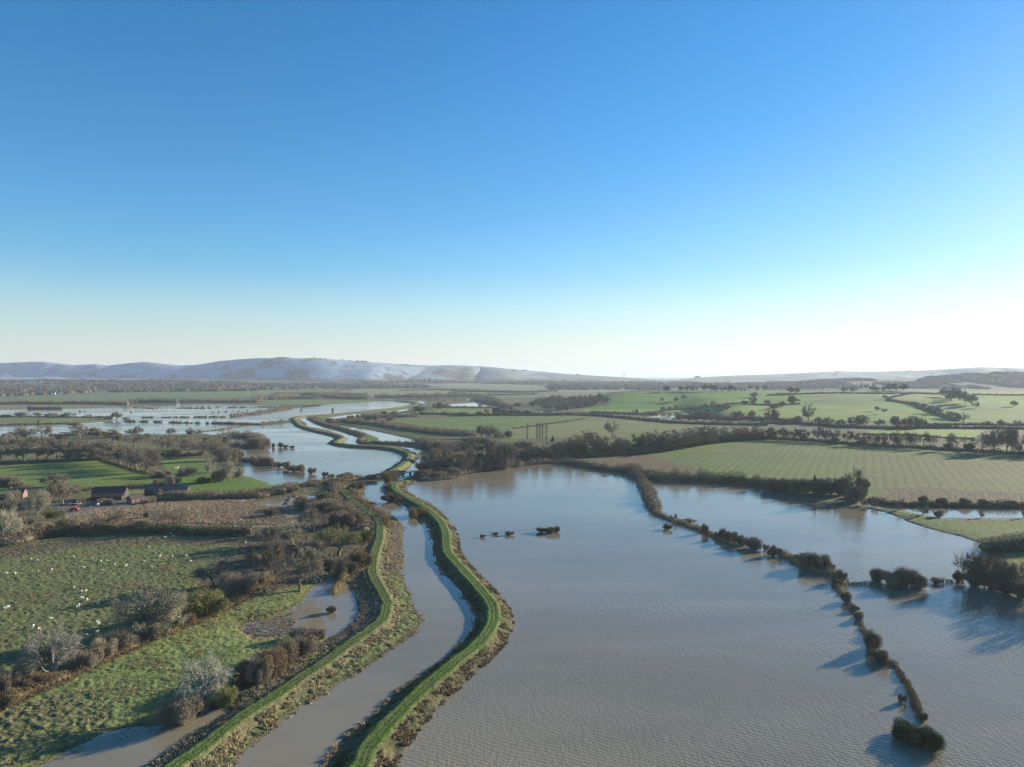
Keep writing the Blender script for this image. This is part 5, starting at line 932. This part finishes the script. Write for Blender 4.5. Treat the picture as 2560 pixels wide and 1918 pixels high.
# the barn: long brown roof above a lower lean-to roof towards the camera
g = site('K', 1225, 292); t = thing('barn', "large dark barn with a brown roof and lower lean-to in the farmyard", 'barn', g, math.radians(10))
gable('barn', 18, 9, 2.6, 3.2, (mBOARD, mTILE), t, .5, z0=1.2, y0=7)
V = np.array([(-8,-2.6,2.1),(9.3,-2.6,2.1),(9.3,1.4,3.9),(-8,1.4,3.9)]); V = np.vstack([V, V + [0,0,.16]]); link('lean_to_roof', to_mesh('lean_to_roof', V, np.array([(0,3,2,1),(4,5,6,7),(0,1,5,4),(1,2,6,5),(2,3,7,6),(3,0,4,7)]), mTILE), t)
boxes('lean_to_wall', [(0.6,-1.9,.8,16.4,.2,2.4), (9,-.3,1.0,.2,3.0,2.9), (-7.5,-.3,1.0,.2,3.0,2.9)], mBOARD, t); boxes('door', [(3,-2.03,.9,2.6,.06,2.2)], mWOOD, t)
g = site('K', 1560, 320); t = thing('outbuilding', "small red brick outbuilding with a dark gabled roof beside the yard", 'shed', g, math.radians(62)); gable('x', 8, 5, 2.6, 1.9, (mBRICK, mTILE), t); boxes('door', [(-1.6,-2.53,1.0,1.1,.06,2.1)], mBOARD, t); boxes('window', [(1.8,-2.53,1.5,1.2,.06,.9)], mGLASS, t)
g = site('K', 1930, 215); t = thing('cart_shed', "long low grey-roofed shed behind the brick outbuilding", 'shed', g, math.radians(9)); gable('x', 25, 7, 2.6, 1.9, (mBOARD, mSLATE), t); boxes('door', [(-6,-3.53,1.2,2.8,.06,2.3)], mWOOD, t); boxes('door', [(4,-3.53,1.2,2.8,.06,2.3)], mWOOD, t)
g = site('K', 190, 262); t = thing('cottage', "dark-roofed brick cottage half hidden by trees at left", 'house', g, math.radians(12)); gable('x', 9.5, 6.5, 2.8, 2.6, (mBRICK, mTILE), t)
rf = [c for c in t.children if c.name.startswith('roof')][0]; boxes('chimney', [(-3.2,.0,5.9,.9,.7,1.8)], mBRICK, rf)
for wx in (-3, 0, 3): wd = boxes('window', [(wx,-3.28,1.9,1.2,.06,1.1)], mWHITE, t); boxes('pane', [(wx,-3.33,1.9,.95,.05,.85)], mGLASS, wd)
# yard clutter
def wheel_set(parent, xs, y, r=.42):
    for x in xs:
        for s in (-1, 1):
            th = np.arange(14)/14*2*math.pi; a = np.stack([x + r*np.cos(th), th*0 + s*y - .12, r + r*np.sin(th)], 1); b = a + [0,.24,0]; i = np.arange(14)
            link('wheel', to_mesh('wheel', np.vstack([a, b, [[x, s*y-.12, r]], [[x, s*y+.12, r]]]), [np.stack([i, (i+1)%14, 14+(i+1)%14, 14+i], 1), np.vstack([np.stack([(i+1)%14, i, i*0+28], 1), np.stack([14+i, 14+(i+1)%14, i*0+29], 1)])], mRUB), parent)
g = site('K', 850, 420); t = thing('farm_machine', "long faded red farm machine with a yellow end in the yard", 'farm machine', g, math.radians(14))
boxes('body', [(0,0,.95,4.6,1.7,.55),(-.4,0,1.45,2.6,1.3,.45),(2.0,0,1.35,.5,1.8,.9)], mRED, t); boxes('drawbar', [(-3.1,0,.7,1.8,.25,.2),(-2.6,.5,.8,.9,.5,.5)], mYEL, t); boxes('hopper', [(.5,0,1.95,1.4,1.1,.5)], mRED, t); wheel_set(t, (-1.2, 1.4), 1.0)
g = site('K', 860, 350); t = thing('trailer', "flat trailer heaped under a dark tarpaulin left of the barn", 'trailer', g, math.radians(8)); boxes('bed', [(0,0,.85,6.4,2.2,.22),(-3.7,0,.8,1.4,.2,.15)], mSTEEL, t); wheel_set(t, (-.6, .5), 1.1)
rng_ = np.random.default_rng(3); cc, LL_, rr_ = lump_shell(rng_, 10, 1.9, 2.2, 6); v_, f_ = core(LL_, rr_, 1.1, rng_); link('tarpaulin', to_mesh('tarpaulin', v_*[1.3,.6,1] + [0,0,.85], f_, mTARP, True), t)
g = site('K', 1000, 368); t = thing('roller', "low dark farm roller lying right of the tarpaulin-covered trailer", 'farm machine', g, .3); boxes('frame', [(0,0,.7,3.2,.15,.15),(0,1.0,.7,3.2,.15,.15),(-1.5,.5,.7,.15,1.1,.15),(1.5,.5,.7,.15,1.1,.15)], mTARP, t); wheel_set(t, (0,), .5, .5)
g = site('K', 1125, 362); t = thing('water_tank', "small white tank standing before the barn wall", 'tank', g); boxes('tank', [(0,0,1.0,1.1,1.0,1.1)], mWHITE, t); boxes('cage', [(0,0,.38,1.25,1.15,.12),(0,0,1.62,1.25,1.15,.1)], mSTEEL, t)
g = site('K', 635, 392); t = thing('gate', "pale metal field gate lying open left of the yard", 'gate', g, math.radians(12)); boxes('gate_frame', [(0,0,.35+.26*i,4.2,.06,.07) for i in range(5)] + [(-2.1,0,.85,.08,.08,1.25),(2.1,0,.85,.08,.08,1.25)], mWHITE, t); [boxes('post', [(x,0,.6,.18,.18,1.7)], mWOOD, t) for x in (-2.35, 2.35)]
# posts and rails
def fence(s, step, label, H=1.1, rails=2, group=None, rail=True, base=None):
    L = pline(s, 1.0); S = np.cumsum(np.r_[0, np.linalg.norm(np.diff(L, axis=0), axis=1)]); k = np.arange(0, S[-1], step); x = np.interp(k, S, L[:,0]); y = np.interp(k, S, L[:,1]); z, sh = land(x, y); z = np.where(sh > 0, z, 0.0)
    root = tag(link('fence', None, None, (x[0], y[0], z[0])), label, 'fence', group); r = random.Random(len(label)); g = Geo(); g.add(box(0, 0, H/2 - .4, .14, .14, H + .8)); pm = g.mesh('post', mWOOD)
    for a, b, c in zip(x, y, z): p = link('post', pm, root, (a - x[0], b - y[0], c - z[0] + r.uniform(-.1, .1)), r.uniform(0, 3)); p.rotation_euler[0] = r.uniform(-.08, .08)
    if rail:
        P0 = np.stack([x - x[0], y - y[0], z - z[0]], 1); G = Geo()
        for i in range(rails): G.add(frusta(P0[:-1] + [0,0,H*(.9 - .42*i)], P0[1:] + [0,0,H*(.9 - .42*i)], np.full(len(P0)-1, .035), np.full(len(P0)-1, .035), 4))
        link('rail', G.mesh('rail', mWOOD), root)
    return root
fence("H 290,528 400,528 505,512 620,508 650,500 700,496", 2.6, "drowned post fence running left from the dark evergreen clump", 1.0, 1)
fence("J 540,428 640,428 740,428", 2.2, "drowned fence among reeds left of the willow clump", 1.0, 1); fence("J 1055,415 1150,412 1230,412", 2.2, "drowned fence among reeds right of the willow clump", 1.0, 1)
fence("K 1640,345 1760,322 2000,318 2212,312 E 250,225 500,195 720,175", 3.0, "post and rail fence along the farm side of the brown marsh", 1.2, 2); fence("E 1450,835 1480,700 1530,560", 3.0, "pale fence along the pond side of the left bank path", 1.1, 2)
fence("E 1500,835 1660,835", 2.2, "short dark fence from the bank path down to the river", 1.2, 2); fence("D 480,1385 700,1392 900,1425 1150,1462 1450,1520 1800,1545 2209,1560", 6.0, "thin post fence along the second lake's grassy shore", 1.1, 1)
fence("I 600,480 900,600 1250,700 1500,775", 4.0, "half-drowned posts following the hedge between the lakes", .9, 1, None, False); fence("R -40,840 60,868 150,890 200,905", 4.0, "drowned posts along the side channel's far edge", .9, 1)
# footbridge and sluice at the head of the near river
g0, g1 = ground_at([988, 1040], [1189, 1183]); d = g1[:2] - g0[:2]; n = float(np.linalg.norm(d)); t = thing('footbridge', "low footbridge crossing the river where the near banks end", 'bridge', (*((g0[:2]+g1[:2])/2), 0), math.atan2(d[1], d[0]))
boxes('deck', [(0,0,1.55,n+5,2.4,.28)], mCONC, t); [boxes('pier', [(x,0,.5,.7,2.2,2.0)], mCONC, t) for x in (-n*.46, -n*.12, n*.22, n*.5)]
for s in (-1, 1): boxes('railing', [(0,s*1.12,2.65,n+5,.07,.08),(0,s*1.12,2.2,n+5,.05,.06)] + [(-n/2-2+ i*(n+4)/12, s*1.12, 2.2, .09,.09,1.0) for i in range(13)], mWOOD, t)
# far buildings
HS = [("M 740,648", 14, 9, 4, 3, 'w', "white house with a long roof at the edge of the far left woods"), ("M 790,638", 18, 9, 3.5, 2.5, 'w', "long white shed right of the white house by the far woods"), ("M 402,492", 26, 12, 6, 4, 'w', "white farmhouse high in the far left woods"),
      ("M 465,494", 14, 9, 4, 3, 'w', "small white building right of the high white farmhouse"), ("M 525,494", 34, 9, 3.5, 2, 'w', "long pale shed in the clearing of the far left woods"), ("M 1272,507", 16, 10, 6, 4, 'w', "white house alone among the far woods' middle"),
      ("M 1665,548", 16, 10, 7, 4, 'w', "upper white house of the hamlet in the far woods"), ("M 1695,584", 18, 9, 6, 4, 'w', "white house lowest in the hamlet of the far woods"), ("M 1655,582", 12, 8, 5, 4, 'r', "red-roofed house left of the hamlet's lowest white house"),
      ("M 2026,572", 16, 10, 8, 5, 'w', "tall white house at the right of the far woods"), ("M 2010,586", 12, 8, 5, 4, 'r', "red-roofed house beside the tall white house"), ("M 1515,518", 24, 8, 3, 2, 'w', "low pale shed in the woods left of the hamlet"),
      ("Q 295,680", 30, 10, 3.6, 2.4, 'b', "long brick farm range at the left of the far sheds"), ("Q 380,660", 36, 14, 4, 2.6, 's', "grey-roofed shed behind the long brick range"), ("Q 470,682", 30, 14, 5, 4, 'd', "big dark barn left of the white stables"), ("Q 610,675", 30, 9, 4, 3, 'w', "long white-walled stable right of the big dark barn"),
      ("Q 1722,728", 22, 9, 4.5, 1.2, 'w', "white flat cabin at the edge of the lake's far meadow"), ("Q 915,465", 14, 9, 5, 4, 'w', "small white house at the foot of the snowy hill"), ("Q 1125,462", 24, 10, 6, 4, 'w', "white house row under the snowy hill's foot"), ("Q 1175,462", 14, 9, 5, 4, 'r', "red-roofed house right of the white house row"),
      ("R 1070,602", 16, 9, 5, 4, 'd', "dark barn beyond the long green field"), ("R 155,285", 26, 12, 6, 4, 'w', "white house left among the far village trees"), ("R 585,248", 20, 12, 7, 4, 'w', "white house on the rise behind the far village"), ("R 655,250", 16, 12, 6, 4, 'w', "second white house on the rise behind the village"),
      ("R 2150,262", 24, 12, 6, 4, 'w', "pale house in the hazy town below the chimney"), ("R 2090,250", 20, 12, 7, 4, 'r', "red-roofed house in the hazy town below the chimney"), ("N 420,252", 34, 14, 6, 4, 'w', "long pale building in the hazy valley town"), ("N 600,238", 44, 14, 7, 4, 'w', "widest pale building in the hazy valley town"),
      ("D 175,365", 22, 10, 7, 4, 'w', "pale house in the hazy wood on the right"), ("D 410,358", 26, 10, 6, 4, 'r', "red-roofed farmhouse in the hazy wood on the right"), ("D 440,362", 14, 9, 5, 3, 'w', "white shed right of the hazy red-roofed farmhouse"), ("B 1235,330", 18, 10, 6, 4, 'w', "village house under the middle of the downs"), ("B 1330,352", 20, 10, 6, 4, 'w', "pale house at the right of the village under the downs")]
hm = {'w': (mWHITE, mSLATE), 'r': (mBRICK, mTILR), 'b': (mBRICK, mTILR), 's': (mBOARD, mSLATE), 'd': (mBOARD, mTILE)}; rh = random.Random(4)
for s, w, d, h, r, c, lab in HS:
    px = P(s)[0]; g = ground_at([px[0]], [px[1]])[0]; dist = math.hypot(g[0], g[1]); a = -math.atan2(g[0], g[1]) + rh.uniform(-.35, .35); b_ = 'shed' in lab or 'barn' in lab or 'stable' in lab or 'range' in lab
    t = thing('farm_building' if b_ else 'house', lab, 'shed' if 'shed' in lab else 'barn' if 'barn' in lab else 'building' if b_ or 'building' in lab or 'cabin' in lab else 'house', g, a, sink=.3); gable('x', w, d, h + 3, r, hm[c], t)
    for q in range(max(2, int(w/6))):
        x = -w/2 + (q + .5)*w/max(2, int(w/6)); boxes('window', [(x, -d/2 - .03, (h+3)*.55, 1.6, .06, 1.6)], mGLASS, t)
    if t.name.startswith("house"): boxes('chimney', [(w*.3, 0, h + 3 + r, 1.0, .9, 2.4)], mBRICK, [q for q in t.children if q.name.startswith('roof')][0])
# tall things on the skyline
def lattice(name, label, cat, u, v_top, dist, wb, wt, arms=(), group=None, zb=None, mat=None):
    x = (u - 1280)/FPX*dist; z0 = float(land(np.array([x]), np.array([dist]))[0][0]) if zb is None else zb; Ht = CAMH + (Y0 - v_top)*dist/FPX - z0; t = tag(link(name, None, None, (x, dist, z0 - 1)), label, cat, group); G = Geo(); n = max(5, int(Ht/6))
    A, B, R_ = [], [], []
    for i in range(n):
        z1, z2 = Ht*i/n, Ht*(i+1)/n; a, b = wb + (wt - wb)*i/n, wb + (wt - wb)*(i+1)/n; c = [(-1,-1),(1,-1),(1,1),(-1,1)]
        for j in range(4):
            p, q = c[j], c[(j+1)%4]; A += [(p[0]*a/2, p[1]*a/2, z1), (p[0]*a/2, p[1]*a/2, z1)]; B += [(p[0]*b/2, p[1]*b/2, z2), (q[0]*b/2, q[1]*b/2, z2)]; R_ += [.22, .12]
    G.add(frusta(np.array(A), np.array(B), np.array(R_), np.array(R_), 4)); link('lattice', G.mesh('lattice', mat or mSTEEL), t)
    for hz, L in arms: G = Geo(); G.add(frusta(np.array([[-L, 0, Ht*hz], [-L, 0, Ht*hz], [0,0,Ht*(hz+.05)]]), np.array([[L, 0, Ht*hz], [0, 0, Ht*(hz+.05)], [L,0,Ht*hz]]), np.full(3, .25), np.full(3, .2), 4)); link('crossarm', G.mesh('crossarm', mSTEEL), t)
    return t
lattice('radio_mast', "tallest radio mast on the snowy hilltop", 'mast', 699, 884, 6000, 5, 1.5); lattice('radio_mast', "short radio mast left of the tallest on the hilltop", 'mast', 690, 889, 5980, 3, 1); lattice('radio_mast', "radio mast at the right end of the hilltop clump", 'mast', 724, 890, 6000, 3, 1)
for u, vt, dist, lab in [(895, 921, 4300, "lattice pylon in front of the snowy hill's foot"), (958, 928, 4500, "lattice pylon right of the one before the snowy hill"), (1119, 951, 4000, "lattice pylon on the far plain left of the round copse"), (1338, 960, 3600, "lattice pylon on the far plain above the copse"), (153, 963, 3100, "lattice pylon in the far left woods")]:
    lattice('pylon', lab, 'pylon', u, vt, dist, 8, 2, ((.62, 7), (.75, 9), (.88, 6)), 'pylons across the far plain')
x = (1560 - 1280)/FPX*8300; z0 = float(land(np.array([x]), np.array([8300.]))[0][0]); Ht = CAMH + (Y0 - 932)*8300/FPX - z0; t = tag(link('chimney_stack', None, None, (x, 8300, z0)), "tall thin works chimney rising at the end of the downs", 'chimney'); G = Geo(); G.add(frusta(np.array([[0,0,-5.]]), np.array([[0,0,Ht]]), np.array([5.]), np.array([3.2]), 16)); link('shaft', G.mesh('shaft', mCONC), t); G = Geo(); G.add(frusta(np.array([[0,0,Ht-6]]), np.array([[0,0,Ht+1]]), np.array([3.9]), np.array([3.7]), 16)); link('cap', G.mesh('cap', mBRICK), t)
D_ = 9000; x = (1733 + 10 - 1280)/FPX*D_; z0 = float(land(np.array([x]), np.array([D_*1.]))[0][0]); s = D_/FPX; Ht = CAMH + (Y0 - 939.5)*s - z0
t = tag(link('chapel', None, None, (x, D_, z0 - 2)), "huge pale school chapel block on the hazy skyline", 'chapel'); gable('x', 12.5*s, 5*s, Ht - 14, 14, (mCONC, mSLATE), t); G = Geo()
for i in range(9): G.add(box(-6*s + i*1.5*s, -2.65*s, Ht*.45, .35*s, .4*s, Ht*.9))
link('buttress', G.mesh('buttress', mCONC), t); [boxes('tower', [(sx*5.9*s, -1.6*s, Ht*.5, 1.1*s, 1.1*s, Ht*1.02)], mCONC, t) for sx in (-1, 1)]
# skyline scrub on the downs
trees('Q', "on the skyline of the snowy hill", "trees on the skyline of the snowy hill", "320,101,84,45 370,100,80,60 420,100,78,60 480,101,84,50 895,104,84,36 990,108,90,26 1065,112,98,30 1325,134,110,24 1440,142,128,40 1560,150,132,40 1630,156,130,45 1690,160,136,50 60,102,92,70 840,104,92,30", 'bushb', 'd')
trees('R', "on the crest of the right-hand downs", "trees on the crest of the lower downs", "1375,122,108,50 1580,138,128,60 1970,168,156,50 60,54,46,20 1250,118,108,40", 'bushb', 'd')
# ------------------------------------------------------------------ haze
def build_haze():
    a = 43500.0; V = [(x*a, y*a, z) for z in (-2.5, 262.0) for y in (-1, 1) for x in (-1, 1)]
    F = [(0,2,3,1), (4,5,7,6), (0,1,5,4), (2,6,7,3), (0,4,6,2), (1,3,7,5)]
    m = bpy.data.materials.new('haze'); m.use_nodes = True; t = m.node_tree; t.nodes.clear()
    v = t.nodes.new('ShaderNodeVolumePrincipled'); v.inputs['Color'].default_value = (.74,.86,1,1); v.inputs['Density'].default_value = HAZE; v.inputs['Anisotropy'].default_value = .15
    o = t.nodes.new('ShaderNodeOutputMaterial'); t.links.new(v.outputs[0], o.inputs['Volume'])
    tag(link('haze', to_mesh('haze', V, np.array(F), m)), kind='stuff')
build_haze()
